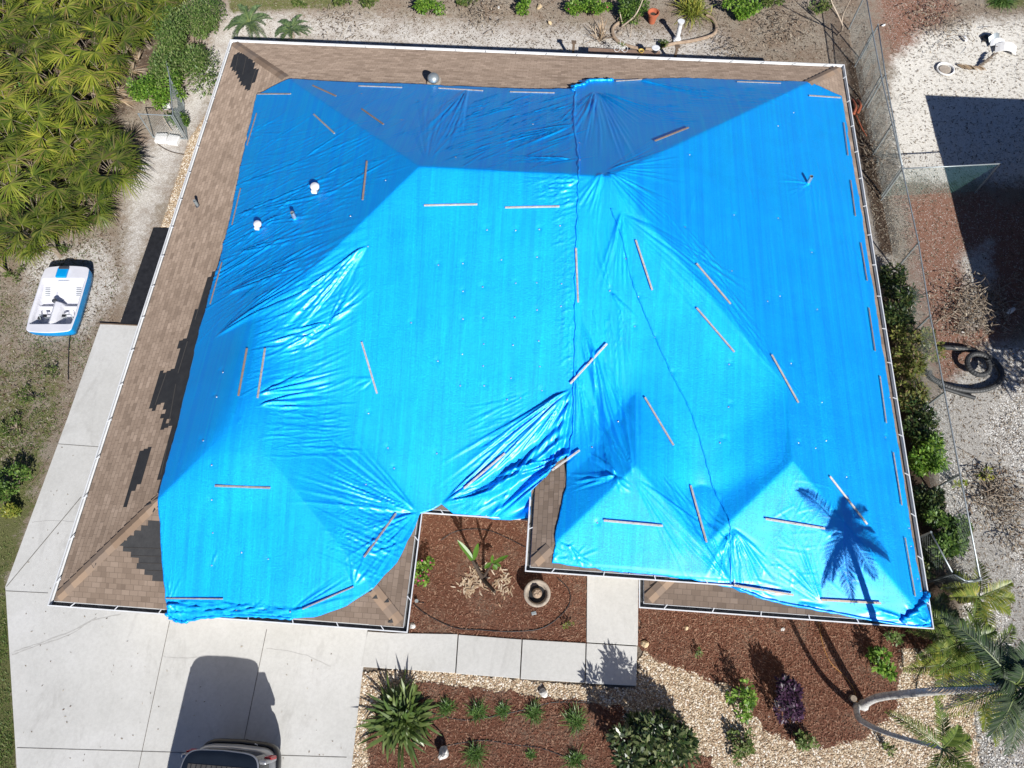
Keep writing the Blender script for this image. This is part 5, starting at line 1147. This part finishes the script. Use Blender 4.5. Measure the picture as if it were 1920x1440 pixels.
# ------------------------------------------------------------------ chain-link fences
def chainpanel(par, A_, B_, h0, h1, mat='wire', cell=.065, r=.0026, sag=0.0, name='mesh'):
    """diagonal wires between ground points A and B from height h0 to h1"""
    A_ = np.array(A_[:2]); B_ = np.array(B_[:2]); L = np.linalg.norm(B_ - A_); d = (B_ - A_) / L; nrm = np.array([-d[1], d[0]]); H_ = h1 - h0; c = cell * 1.414; lst = []; Vs = []; Fs = []; b = 0
    for sg in (1, -1):
        for s0 in np.arange(-H_ if sg > 0 else 0, L if sg > 0 else L + H_, c):
            t0, t1 = 0., H_
            if sg > 0: t0 = max(0, -s0); t1 = min(H_, L - s0)
            else: t0 = max(0, s0 - L); t1 = min(H_, s0)
            if t1 - t0 < .02: continue
            q0 = s0 + sg * t0; q1 = s0 + sg * t1; nseg = 3 if sag else 1
            ring_ = []
            for k in range(nseg + 1):
                f = k / nseg; s_ = q0 + (q1 - q0) * f; z_ = h0 + t0 + (t1 - t0) * f; o_ = sag * math.sin(math.pi * (z_ - h0) / H_) * math.sin(s_ * 2.1)
                x_, y_ = A_ + d * s_ + nrm * o_; ring_ += [(x_ - nrm[0] * r, y_ - nrm[1] * r, z_), (x_ + d[0] * r * .8, y_ + d[1] * r * .8, z_ - r * .8 * sg), (x_ + nrm[0] * r, y_ + nrm[1] * r, z_)]
            Vs += ring_
            for k in range(nseg):
                o3 = b + k * 3; Fs += [(o3, o3 + 1, o3 + 4, o3 + 3), (o3 + 1, o3 + 2, o3 + 5, o3 + 4), (o3 + 2, o3, o3 + 3, o3 + 5)]
            b += 3 * (nseg + 1)
    return rawmesh(name, np.array(Vs), np.array(Fs), M[mat], par)
def fence(name, label, top_px, h, ends, mat='wire', posts=None, r=.022, cat='fence', rail=True, sag=0):
    r = .028
    t = tag(empty(name, (0, 0, 0)), label, cat)
    pts_ = [P(a, b, h) for a, b in top_px]
    for i in range(len(pts_) - 1): chainpanel(t, pts_[i], pts_[i + 1], .03, h - .01, mat, sag=sag)
    if rail:
        mb = MB(); mb.tube(pts_, r * .75, 7); mb.build('top_rail', M['galv'], t, smooth=True)
    for a, b in (posts or top_px):
        q = P(a, b, h); mb = MB(); mb.tube([(q[0], q[1], -.03), (q[0], q[1], h + .03)], r, 8); mb.build('post', M['galv'], t)
    return t
fence('chain_link_fence', 'long rusty chain-link fence with a steel rail along the right side yard', [(1623, -12), (1636, 60), (1652, 142), (1673, 232), (1692, 318), (1722, 455), (1744, 592), (1771, 735), (1800, 890), (1838, 1085)], 1.5, None, sag=.02)
fence('chain_link_fence', 'second shorter chain-link run doubled up beside the long side yard fence', [(1646, 47), (1660, 140), (1676, 228), (1692, 312)], 1.45, None)
fence('chain_link_fence', 'green-coated chain-link panel crossing the neighbouring yard into the shadow', [(1694, 316), (1780, 312), (1876, 307)], 1.4, None, mat='greenmesh', posts=[(1694, 316), (1876, 307)])
fence('fence_gate', 'short chain-link gate panel between the right eave and the fence corner', [(1745, 998), (1787, 1076)], 1.2, None)
fence('fence_gate', 'crumpled chain-link panel closing the near end of the side yard', [(1787, 1076), (1812, 1090), (1838, 1087)], 1.2, None, sag=.14)
# rolled loose mesh
mb = MB()
for k in range(14):
    a = rng.rand() * .4; z_ = .15 + .5 * rng.rand(); p0 = P(1785 + rng.rand() * 20, 1078 + rng.rand() * 22, z_); p1 = P(1815 + rng.rand() * 22, 1082 + rng.rand() * 20, z_); mid = (p0 + p1) / 2 + rng.randn(3) * .08; mb.tube(smooth_pts([p0, mid, p1], 6), .007, 4)
tag(mb.build('wire_roll', M['wire']), 'tangled roll of loose fence wire at the near fence corner', 'wire')
# left gate frames
def vpanel(t, a, b, h, mat='wire', both=True):
    chainpanel(t, a, b, .08, h - .05, mat, r=.0035); mb = MB(); za, zb = (a[0], a[1]), (b[0], b[1])
    mb.tube([(*za, .06), (*za, h)], .022, 8); mb.build('post', M['galv'], t); mb = MB(); mb.tube([(*zb, .06), (*zb, h)], .022, 8); mb.build('post', M['galv'], t)
    for z_ in (.08, h - .01): mb = MB(); mb.tube([(*za, z_), (*zb, z_)], .018, 7); mb.build('rail', M['galv'], t)
g1 = tag(empty('fence_gate', (0, 0, 0)), 'left chain-link gate leaf with a top bar behind the white blocks', 'gate'); pA, pB, pC, pD = P(289, 260), P(350, 264), P(345, 200), P(338, 165)
vpanel(g1, (pA[0], pA[1]), (pB[0] - .03, pB[1] + .02), 1.2)
g2 = tag(empty('fence_gate', (0, 0, 0)), 'right chain-link gate leaf swung back toward the bush by the house', 'gate'); vpanel(g2, (pB[0] + .05, pB[1]), (pC[0] + .02, pC[1]), 1.25); vpanel(g2, (pC[0] + .02, pC[1] + .05), (pD[0] + .02, pD[1]), 1.25)
for a, b, lb, rz in ((302, 258, 'left of the two white slabs at the foot of the gate', .1), (324, 261, 'right of the two white slabs at the foot of the gate', -.12), (312, 197, 'white hollow block beside the right gate leaf', .2)):
    c = P(a, b, .12); mb = MB(); mb.box((0, 0, 0), (.42 if b > 210 else .25, .36 if b > 210 else .2, .17), rz); o = mb.build('concrete_slab', M['paver'], loc=(c[0], c[1], .07), bevel=.02); tag(o, lb, 'slab')
branch('dead_branch', 'pale stick leaning inside the chain-link gate', [([(322, 245, .05), (310, 228, .2), (304, 214, .35)], .028)])
# hollow block near palms
c = P(1814, 1118, .1); t_ = empty('cinder_block', (c[0], c[1], 0), .1); tag(t_, 'pale hollow concrete block beside the yellow-green palm', 'block')
mb = MB(); V_ = []
for (cx, cy, sx, sy) in ((-.085, 0, .03, .38), (.085, 0, .03, .38), (0, .175, .14, .03), (0, -.175, .14, .03), (0, 0, .14, .03)): mb.box((cx, cy, .1), (sx, sy, .2))
mb.build('block', M['paver'], t_)
mb = MB(); mb.box((0, 0, .12), (.35, .3, .26)); tag(mb.build('wooden_crate', M['woodd'], loc=P(1806, 1105)), 'dark brown box behind the hollow concrete block', 'box')

# ------------------------------------------------------------------ neighbour's yard
pipe = [(1764, 652, .08), (1785, 652, .1), (1820, 657, .12), (1858, 672, .14), (1877, 695, .12), (1874, 715, .1), (1855, 728, .1), (1825, 733, .1), (1790, 728, .1), (1762, 718, .08), (1745, 706, .07), (1742, 696, .07)]
p = smooth_pts([P(*q) for q in pipe], 12); mb = MB(); mb.tube(p, .075 * (1 + .10 * (np.arange(len(p)) % 2)), 10, cap=False); o = mb.build('drain_pipe', M['tyre']); tag(o, 'long black corrugated drain pipe curving across the gravel', 'pipe')
a = np.linspace(0, 6.6, 60); c = P(1836, 686, .16); mb = MB(); mb.tube(np.stack([c[0] + .34 * np.cos(a) - .02 * a, c[1] + .36 * np.sin(a), .22 + .012 * a], -1), .072 * (1 + .1 * (np.arange(60) % 2)), 10); tag(mb.build('drain_pipe', M['tyre']), 'small coiled ring of black corrugated pipe inside the long one', 'pipe')
p = smooth_pts([P(1770, 728, .07), P(1800, 738, .07), P(1828, 746, .07)], 10); mb = MB(); mb.tube(p, .06, 8); tag(mb.build('drain_pipe', M['tyre'], smooth=True), 'short straight piece of black pipe below the long one', 'pipe')
c = P(1772, 130); t_ = tag(empty('tree_ring', (c[0], c[1], -.02)), 'pale round rim half sunk in the white sand', 'rim')
mb = MB(); mb.lathe([(.28, 0), (.33, .02), (.325, .07), (.30, .08), (.28, .06), (.275, .02)], 30, cap=False); mb.build('rim', M['paver'], t_, smooth=True); mb = MB(); mb.lathe([(.21, .0), (.20, .03), (.003, .035)], 20, cap=False); mb.build('infill', M['cast'], t_)
def scrap(px, py, dims, rz, mat, label, tilt=0, name='scrap_panel', cat='scrap', z=.05):
    c_ = P(px, py, z); mb = MB(); n_ = 7; V = []; 
    for i in range(n_):
        f = i / (n_ - 1) - .5; V += [(f * dims[0], -dims[1] / 2, dims[2] * math.cos(f * 3)), (f * dims[0], dims[1] / 2, dims[2] * math.cos(f * 3) + tilt)]
    V = V + [(a_, b_, c2_ - .02) for a_, b_, c2_ in V]; m_ = 2 * n_
    F = [(2 * i, 2 * i + 2, 2 * i + 3, 2 * i + 1) for i in range(n_ - 1)] + [(m_ + 2 * i, m_ + 2 * i + 1, m_ + 2 * i + 3, m_ + 2 * i + 2) for i in range(n_ - 1)]
    F += [(2 * i, m_ + 2 * i, m_ + 2 * i + 2, 2 * i + 2) for i in range(n_ - 1)] + [(2 * i + 1, 2 * i + 3, m_ + 2 * i + 3, m_ + 2 * i + 1) for i in range(n_ - 1)]
    o = rawmesh(name, V, F, M[mat], loc=c_); o.rotation_euler = (0, 0, rz); return tag(o, label, cat)
scrap(1884, 95, (.75, .34, .16), -.12, 'paver', 'white curved plastic scrap lying rightmost on the white sand', .1); scrap(1868, 84, (.5, .22, .10), -.1, 'white', 'white flat strip behind the curved plastic scrap', .12)
scrap(1862, 76, (.5, .2, .12), .5, 'galv', 'grey broken piece in the dark hollow beside the white scrap', .15); scrap(1808, 72, (.32, .10, .06), -1.2, 'white', 'small pale arched strip on the brown litter'); 
scrap(1850, 72, (.3, .3, .06), .2, 'black', 'black piece of debris at the top of the scrap group'); scrap(1875, 87, (.22, .14, .07), -.2, 'black', 'little black chunk between the white scraps')
for i, (pt, r, lb) in enumerate((([(1795, 120), (1812, 125), (1835, 124)], .03, 'reddish dry palm boot lying beside the sunken rim'), ([(1834, 126), (1848, 112), (1863, 102)], .035, 'dark dry palm boot standing up beside the reddish one'))):
    p0 = [P(a_, b_, .06 + .12 * k) for k, (a_, b_) in enumerate(pt)]; n_ = 40; tt = rng.rand(n_); B_ = np.array([p0[0] + (p0[2] - p0[0]) * t for t in tt]) + rng.randn(n_, 3) * .012; d_ = p0[2] - p0[0]
    V, F = blades(B_, np.full(n_, math.atan2(d_[1], d_[0])) + rng.randn(n_) * .12, np.full(n_, .1), .35, .05, .2, 3); tag(rawmesh('palm_boot', V, F, M['frond_dead'] if i == 0 else M['bark']), lb, 'dead frond')
def twigs(px, py, n_, R, label, L=.5):
    c_ = P(px, py); t = tag(empty('brush_pile', c_), label, 'brush pile'); mb = MB()
    for k in range(n_):
        o_ = np.append(rng.randn(2) * R, .02 + rng.rand() * .25); a_ = rng.rand() * 6.28; d_ = np.array([math.cos(a_), math.sin(a_), rng.randn() * .2]); l_ = L * (.4 + rng.rand())
        mb.tube([o_ - d_ * l_ / 2, o_ + np.append(rng.randn(2) * .05, .05), o_ + d_ * l_ / 2], [.014, .010, .004], 4)
    o_ = mb.build('twigs', M['bark'], t); tag(o_, kind='stuff'); n2 = n_ * 5
    V, F = leafquads(np.column_stack([rng.randn(n2, 2) * R, rng.rand(n2) * .25]), rng.rand(n2) * 6.28, rng.randn(n2) * .5, np.full(n2, .12), np.full(n2, .04)); tag(rawmesh('dry_leaves', V, F, M['litter'], t), kind='stuff')
twigs(1868, 935, 90, .42, 'brown brush heap with grey stones on the shell gravel'); twigs(1830, 570, 90, .45, 'dry brushwood along the edge of the big square shadow'); twigs(1800, 605, 50, .4, 'dry brushwood just beyond the drain pipe')
twigs(1900, 1010, 14, .3, 'forked dark branch lying at the right edge below the brush heap', .8); twigs(1880, 570, 40, .6, 'dim brushwood inside the big square shadow')
rockm(1862, 925, .12, 'cast', 'grey stone in the brush heap'); rockm(1880, 945, .10, 'cast', 'smaller grey stone at the near side of the brush heap')
rockm(1744, 768, .14, 'paver', 'crumpled white trash bag by the fence post', (.8, 1, .6), name='trash_bag'); rockm(1735, 755, .08, 'paver', 'small white scrap of trash above the white bag', (.8, 1, .6), name='trash'); rockm(1657, 47, .10, 'paver', 'white fragment by the doubled fence near the top edge', (1, .6, .4), name='fragment'); rockm(1811, 583, .05, 'paver', 'small white fragment on the red mulch', name='fragment'); rockm(1806, 622, .05, 'paver', 'white fragment beside the brushwood', name='fragment'); rockm(1895, 583, .16, 'paver', 'white object lying inside the big shadow at the right', (1.3, .5, .3), name='fragment')
twigs(640, 45, 26, .5, 'sparse dry twigs on the sandy ground behind the far eave', .4); twigs(900, 25, 40, .5, 'dry brown stalks scattered near the top edge above the far roof', .4); twigs(1460, 55, 60, .6, 'litter of dry stalks between the far bushes and the bare sapling', .4); twigs(1370, 95, 30, .4, 'dry stalks beside the far right eave', .35)
twigs(1760, 45, 70, .7, 'dark brush litter spread at the top of the white sand', .45); twigs(1640, 300, 30, .4, 'dry stalks between the right eave and the fence', .4)
bush(1540, 12, .5, .3, .4, 300, 'grassb', 'low green weeds left of the doubled fence at the top edge', .10, 7); bush(560, 5, .4, .2, .4, 260, 'grassb', 'low weeds at the top edge behind the smaller cycad', .10, 6); bush(875, 4, .4, .2, .3, 180, 'grassb', 'low weeds at the top edge between two green bushes', .10, 6)
for a_, b_, r_, n_, lb_ in ((60, 740, .5, 260, 'flat weed patch on the left lawn halfway down the side patio'), (25, 800, .6, 380, 'larger flat weed patch at the left edge below the pedal boat'), (100, 700, .35, 160, 'little weed patch beside the end of the black hose'),
                            (165, 530, .22, 90, 'little green weed between the pedal boat and the black strip'), (120, 470, .3, 150, 'green weed patch just beyond the pedal boat'), (28, 515, .4, 240, 'green weed patch left of the pedal boat')):
    bush(a_, b_, r_, r_ * .8, .16, n_, 'grassb', lb_, .06, 7)
fl = scatter_in(wpoly([(120, 800), (250, 1200), (640, 1220), (640, 1430), (40, 1430), (20, 1110)], .05), 110); V, F = flakes(110, fl, .052, .05, .02, 0, .006); tag(rawmesh('leaf_litter', V, F, M['litter']), kind='stuff', label='few dry leaf scraps blown over the driveway', cat='leaf litter')
# neighbour house (just outside the picture, casts the square shadow)
k_ = 3.0 / SUN[2]; nA = P(1735, 178) + SUN * k_; nB = P(1858, 643) + SUN * k_
nh = tag(empty('neighbour_house', (0, 0, 0)), 'neighbouring flat-eaved house beyond the right edge that casts the square shadow', 'house')
xw = (nA[0] + nB[0]) / 2; poly = [(nB[0], nB[1]), (nB[0] + 13, nB[1] - .0), (nA[0] + 13, nA[1]), (nA[0], nA[1])]
mb = MB(); mb.prism(inset(poly, 1.6), -.03, 2.8); mb.build('wall', M['wall'], nh); mb = MB(); mb.prism(poly, 2.8, 2.99); mb.build('eave', M['white'], nh)
cx_ = (poly[0][0] + poly[1][0]) / 2; mb = MB(); z3 = 3.0
mb.add([(poly[0][0], poly[0][1], z3), (poly[1][0], poly[1][1], z3), (poly[2][0], poly[2][1], z3), (poly[3][0], poly[3][1], z3), (cx_, poly[0][1] + 4.8, 4.0), (cx_, poly[3][1] - 4.8, 4.0)], [(0, 1, 4), (1, 2, 5, 4), (2, 3, 5), (3, 0, 4, 5)]); mb.build('roof', M['felt'], nh)
# a tree just off the right edge whose dappled shade reaches the gravel
q = P(1905, 720) + SUN / SUN[2] * 3.0
t_ = tag(empty('shade_tree', (q[0] + .9, q[1], 0)), 'leafy tree beyond the right edge shading the gravel by the pipe', 'tree'); (V, F), cc = bush_mesh(1.5, 1.6, 2.0, 1500, .2, 12, 2.4, .35, seed=3); rawmesh('crown', V, F, M['dkleaf'], t_)
mb = MB(); mb.tube([(0, 0, -.03), (.05, 0, 1.4), (0, .1, 3)], [.12, .09, .05], 8); mb.build('trunk', M['bark'], t_)

# ------------------------------------------------------------------ pedal boat
c = P(118, 560, .2); BL, BWd = 2.45, 1.5
pc = [P(47, 618, .42), P(133, 622, .42), P(168, 503, .42), P(84, 500, .42)]; cen = sum(pc) / 4; ax_ = ((pc[2] + pc[3]) - (pc[0] + pc[1])) / 2; BL = np.linalg.norm(ax_); BWd = (np.linalg.norm(pc[1] - pc[0]) + np.linalg.norm(pc[2] - pc[3])) / 2
t_ = empty('pedal_boat', (cen[0], cen[1], 0), math.atan2(ax_[1], ax_[0]) - math.pi / 2); tag(t_, 'white and blue pedal boat parked on the left lawn', 'pedal boat')
nu, nv = 61, 97; U, Vv = np.meshgrid(np.linspace(-1, 1, nu), np.linspace(0, 1, nv))
def box_(u0, u1, v0, v1, s=.03): return np.clip(np.minimum(U - u0, u1 - U) / s + .5, 0, 1) * np.clip(np.minimum(Vv - v0, v1 - Vv) / (s * .6) + .5, 0, 1)
Z = np.full(U.shape, .42); low = lambda m_, z_: np.minimum(Z, Z * (1 - m_) + z_ * m_)
Z = low(box_(-.90, .90, .12, .80), .20); Z = low(box_(-.82, -.22, .12, .40), .06); Z = low(box_(.22, .82, .12, .40), .06)
sw_ = box_(-.86, .86, .52, .82); seat = np.clip((Vv - .55) / .25, 0, 1) * .22 + .17; Z = np.where(sw_ > .5, np.maximum(.10, seat), Z)
Z = np.where(box_(-.88, .88, .44, .53) > .5, .07, Z)
Z = np.maximum(Z, box_(-.24, .26, .60, .80) * (.30 + .14 * np.clip((Vv - .6) / .2, 0, 1))); Z = np.maximum(Z, box_(-.20, .20, .10, .47, .06) * (.30 + .16 * np.clip(1 - abs(U) * 4, 0, 1)))
Z = np.where(box_(-.55, -.20, .985, 1.1) > .5, Z, Z)
wt = 1 - .06 * np.clip((.25 - Vv) / .25, 0, 1) - .05 * np.clip((Vv - .85) / .15, 0, 1); rc = np.clip(1 - ((np.maximum(np.abs(Vv - .5) - .46, 0)) / .04) ** 2 * .12, .8, 1)
XX = U * BWd / 2 * wt * rc; YY = (Vv - .5) * BL + .05 * (1 - U ** 2) * np.sign(Vv - .5) * (np.abs(Vv - .5) > .46)
ii = np.arange(nu * nv).reshape(nv, nu); F = np.stack([ii[:-1, :-1], ii[:-1, 1:], ii[1:, 1:], ii[1:, :-1]], -1).reshape(-1, 4)
rawmesh('deck', np.stack([XX, YY, Z], -1).reshape(-1, 3), F, M['bwhite'], t_)
per = [(XX[0, i], YY[0, i]) for i in range(nu)] + [(XX[j, -1], YY[j, -1]) for j in range(1, nv)] + [(XX[-1, i], YY[-1, i]) for i in range(nu - 2, -1, -1)] + [(XX[j, 0], YY[j, 0]) for j in range(nv - 2, 0, -1)]
per = np.array(per); n_ = len(per); rings = [(1.0, .42), (1.012, .418), (1.018, .405), (1.02, .39), (1.0, .18), (.95, .02), (.6, .0)]
V = np.vstack([np.column_stack([per * s_, np.full(n_, z_)]) for s_, z_ in rings[:3]]); rawmesh('rim', V, [(r_ * n_ + i, r_ * n_ + (i + 1) % n_, (r_ + 1) * n_ + (i + 1) % n_, (r_ + 1) * n_ + i) for r_ in range(2) for i in range(n_)], M['bwhite'], t_, smooth=True)
V = np.vstack([np.column_stack([per * s_, np.full(n_, z_)]) for s_, z_ in rings[2:]]); rawmesh('hull', V, [(r_ * n_ + i, r_ * n_ + (i + 1) % n_, (r_ + 1) * n_ + (i + 1) % n_, (r_ + 1) * n_ + i) for r_ in range(4) for i in range(n_)] + [tuple(4 * n_ + i for i in range(n_))], M['bblue'], t_, smooth=True)
mb = MB(); mb.box((-.08, .40 * BL, .46), (.34, .36, .09)); mb.build('cooler_lid', M['bblue'], t_, bevel=.03); mb = MB(); mb.box((-.06, .475 * BL, .465), (.30, .13, .10)); mb.build('rear_hatch', M['dkgrey'], t_, bevel=.03)
mb = MB(); mb.lathe([(.075, 0), (.08, .03), (.05, .05), (.004, .055)], 18, c=(-.10, -.03 * BL, .38)); mb.tube([(-.10, -.03 * BL, .40), (-.08, .02, .50)], .010, 6); mb.build('steering_handle', M['dkgrey'], t_)
for sx in (-1, 1):
    mb = MB(); mb.tube([(sx * .18, -.26 * BL, .24), (sx * .34, -.26 * BL, .24), (sx * .36, -.23 * BL, .33), (sx * .50, -.23 * BL, .33), (sx * .52, -.27 * BL, .18), (sx * .64, -.27 * BL, .18)], .014, 6); mb.build('pedal_crank', M['galv'], t_)
    for k in (.43, -.0):
        mb = MB(); mb.box((sx * (.30 if k else .56), -.25 * BL, .34 if k else .19), (.12, .09, .03)); mb.build('pedal', M['black'], t_, bevel=.006)
    mb = MB(); mb.box((sx * .44, -.35 * BL, .07), (.26, .13, .015)); mb.build('foot_well', M['dkgrey'], t_, bevel=.005)
    for k in range(5):
        mb = MB(); yk = .10 * BL + .055 * k; zk = float(.17 + .22 * np.clip((yk / BL + .5 - .55) / .25, 0, 1)); mb.box((sx * .50, yk, zk + .012), (.16, .022, .014)); mb.build('seat_slot', M['galv'], t_)

# ------------------------------------------------------------------ SUV backed up to the house
cy_, cx_ = -1.30, -6.70
t_ = empty('parked_suv', (cx_, cy_, 0)); tag(t_, 'silver car with dark tinted glass and ribbed black roof parked rear first on the driveway', 'car')
def superring(wd, L, z_, y0, k=.24, n_=72, bulge=.06):
    out = []
    for i in range(n_):
        a_ = 2 * math.pi * i / n_; ca, sa = math.cos(a_), math.sin(a_); x_ = math.copysign(abs(ca) ** k, ca) * wd / 2; y_ = math.copysign(abs(sa) ** k, sa) * L / 2
        y_ -= 0; out.append((x_, y0 - L / 2 + y_ + bulge * (1 if sa > 0 else -1.5) * (1 - (2 * x_ / wd) ** 2), z_))
    return out
def loft(levels, mat, name, cap=(False, True), smooth=True):
    n_ = 72; V = []; 
    for lv in levels: V += superring(*lv)
    F = [(r_ * n_ + i, r_ * n_ + (i + 1) % n_, (r_ + 1) * n_ + (i + 1) % n_, (r_ + 1) * n_ + i) for r_ in range(len(levels) - 1) for i in range(n_)]
    if cap[1]: F.append(tuple((len(levels) - 1) * n_ + i for i in range(n_)))
    if cap[0]: F.append(tuple(range(n_ - 1, -1, -1)))
    return rawmesh(name, V, F, M[mat], t_, smooth=smooth)
M['silver'] = simple('silver_paint', (.34, .35, .37), (.30, .31, .33), 2, .3, .5); M['glass'] = simple('tinted_glass', (.012, .016, .022), None, 2, .06, 0, spec=.8); M['blackp'] = simple('black_trim', (.014, .014, .016), None, 2, .35)
M['red'] = simple('red_lens', (.42, .01, .012), (.3, .005, .01), 12, .2); M['roofrib'] = simple('roof_panel_black', (.07, .065, .06), (.05, .045, .042), 3, .4)
loft([(1.90, 4.72, .28, .06), (2.00, 4.82, .36, .12), (2.02, 4.86, .52, .14), (2.00, 4.84, .66, .13), (1.94, 4.7, .68, .06)], 'blackp', 'bumper', (True, False))
loft([(1.94, 4.72, .60, .03), (1.98, 4.76, .75, .04), (1.97, 4.74, .95, .03), (1.90, 4.66, 1.06, 0), (1.80, 4.5, 1.09, -.03)], 'silver', 'body')
loft([(1.88, 3.30, 1.08, -.03), (1.85, 3.10, 1.30, -.05), (1.80, 2.85, 1.58, -.08), (1.74, 2.75, 1.70, -.09)], 'glass', 'windows')
loft([(1.78, 2.84, 1.698, -.055), (1.81, 2.88, 1.705, -.04), (1.81, 2.88, 1.72, -.04), (1.77, 2.82, 1.728, -.055)], 'silver', 'roof_edge')
loft([(1.76, 2.80, 1.724, -.06), (1.70, 2.74, 1.745, -.08), (1.4, 2.4, 1.752, -.2)], 'glass', 'rear_spoiler')
mb = MB(); mb.box((-.02, -1.50, 1.757), (1.40, 2.40, .012)); mb.build('roof_panel', M['roofrib'], t_, bevel=.004)
for k in range(12):
    mb = MB(); mb.box((-.64 + k * .116, -1.50, 1.769), (.016, 2.36, .014)); mb.build('roof_rib', M['blackp'], t_, bevel=.003)
for sx in (-1, 1):
    mb = MB(); mb.bar((sx * .93, -.13, .98), (sx * .885, -.18, 1.60), .20, .09, up=(0, 1, 0)); mb.build('rear_pillar', M['silver'], t_, bevel=.03); mb = MB(); mb.bar((sx * .945, -.10, 1.0), (sx * .915, -.125, 1.36), .17, .10, up=(0, 1, 0)); mb.build('tail_lamp', M['red'], t_, bevel=.03)
    for y_ in (-.95, -3.75):
        mb = MB(); mb.lathe([(.05, -.11), (.24, -.11), (.34, -.10), (.36, -.04), (.36, .04), (.34, .10), (.24, .11), (.05, .11)], 28); w_ = mb.build('wheel', M['tyre'], t_, smooth=True); w_.rotation_euler = (0, math.pi / 2, 0); w_.location = (sx * .90, y_, .34)
    mb = MB(); mb.box((sx * 1.04, -3.35, 1.02), (.16, .12, .14)); mb.build('side_mirror', M['silver'], t_, bevel=.03)
mb = MB(); mb.tube([(.42, .10, .72), (.42, .12, .74), (.36, .13, .73)], .012, 6); mb.build('tow_latch', M['white'], t_)
mb = MB(); mb.tube([(.05, .10, .42), (.05, .20, .42)], .03, 8); mb.build('tow_hitch', M['black'], t_)
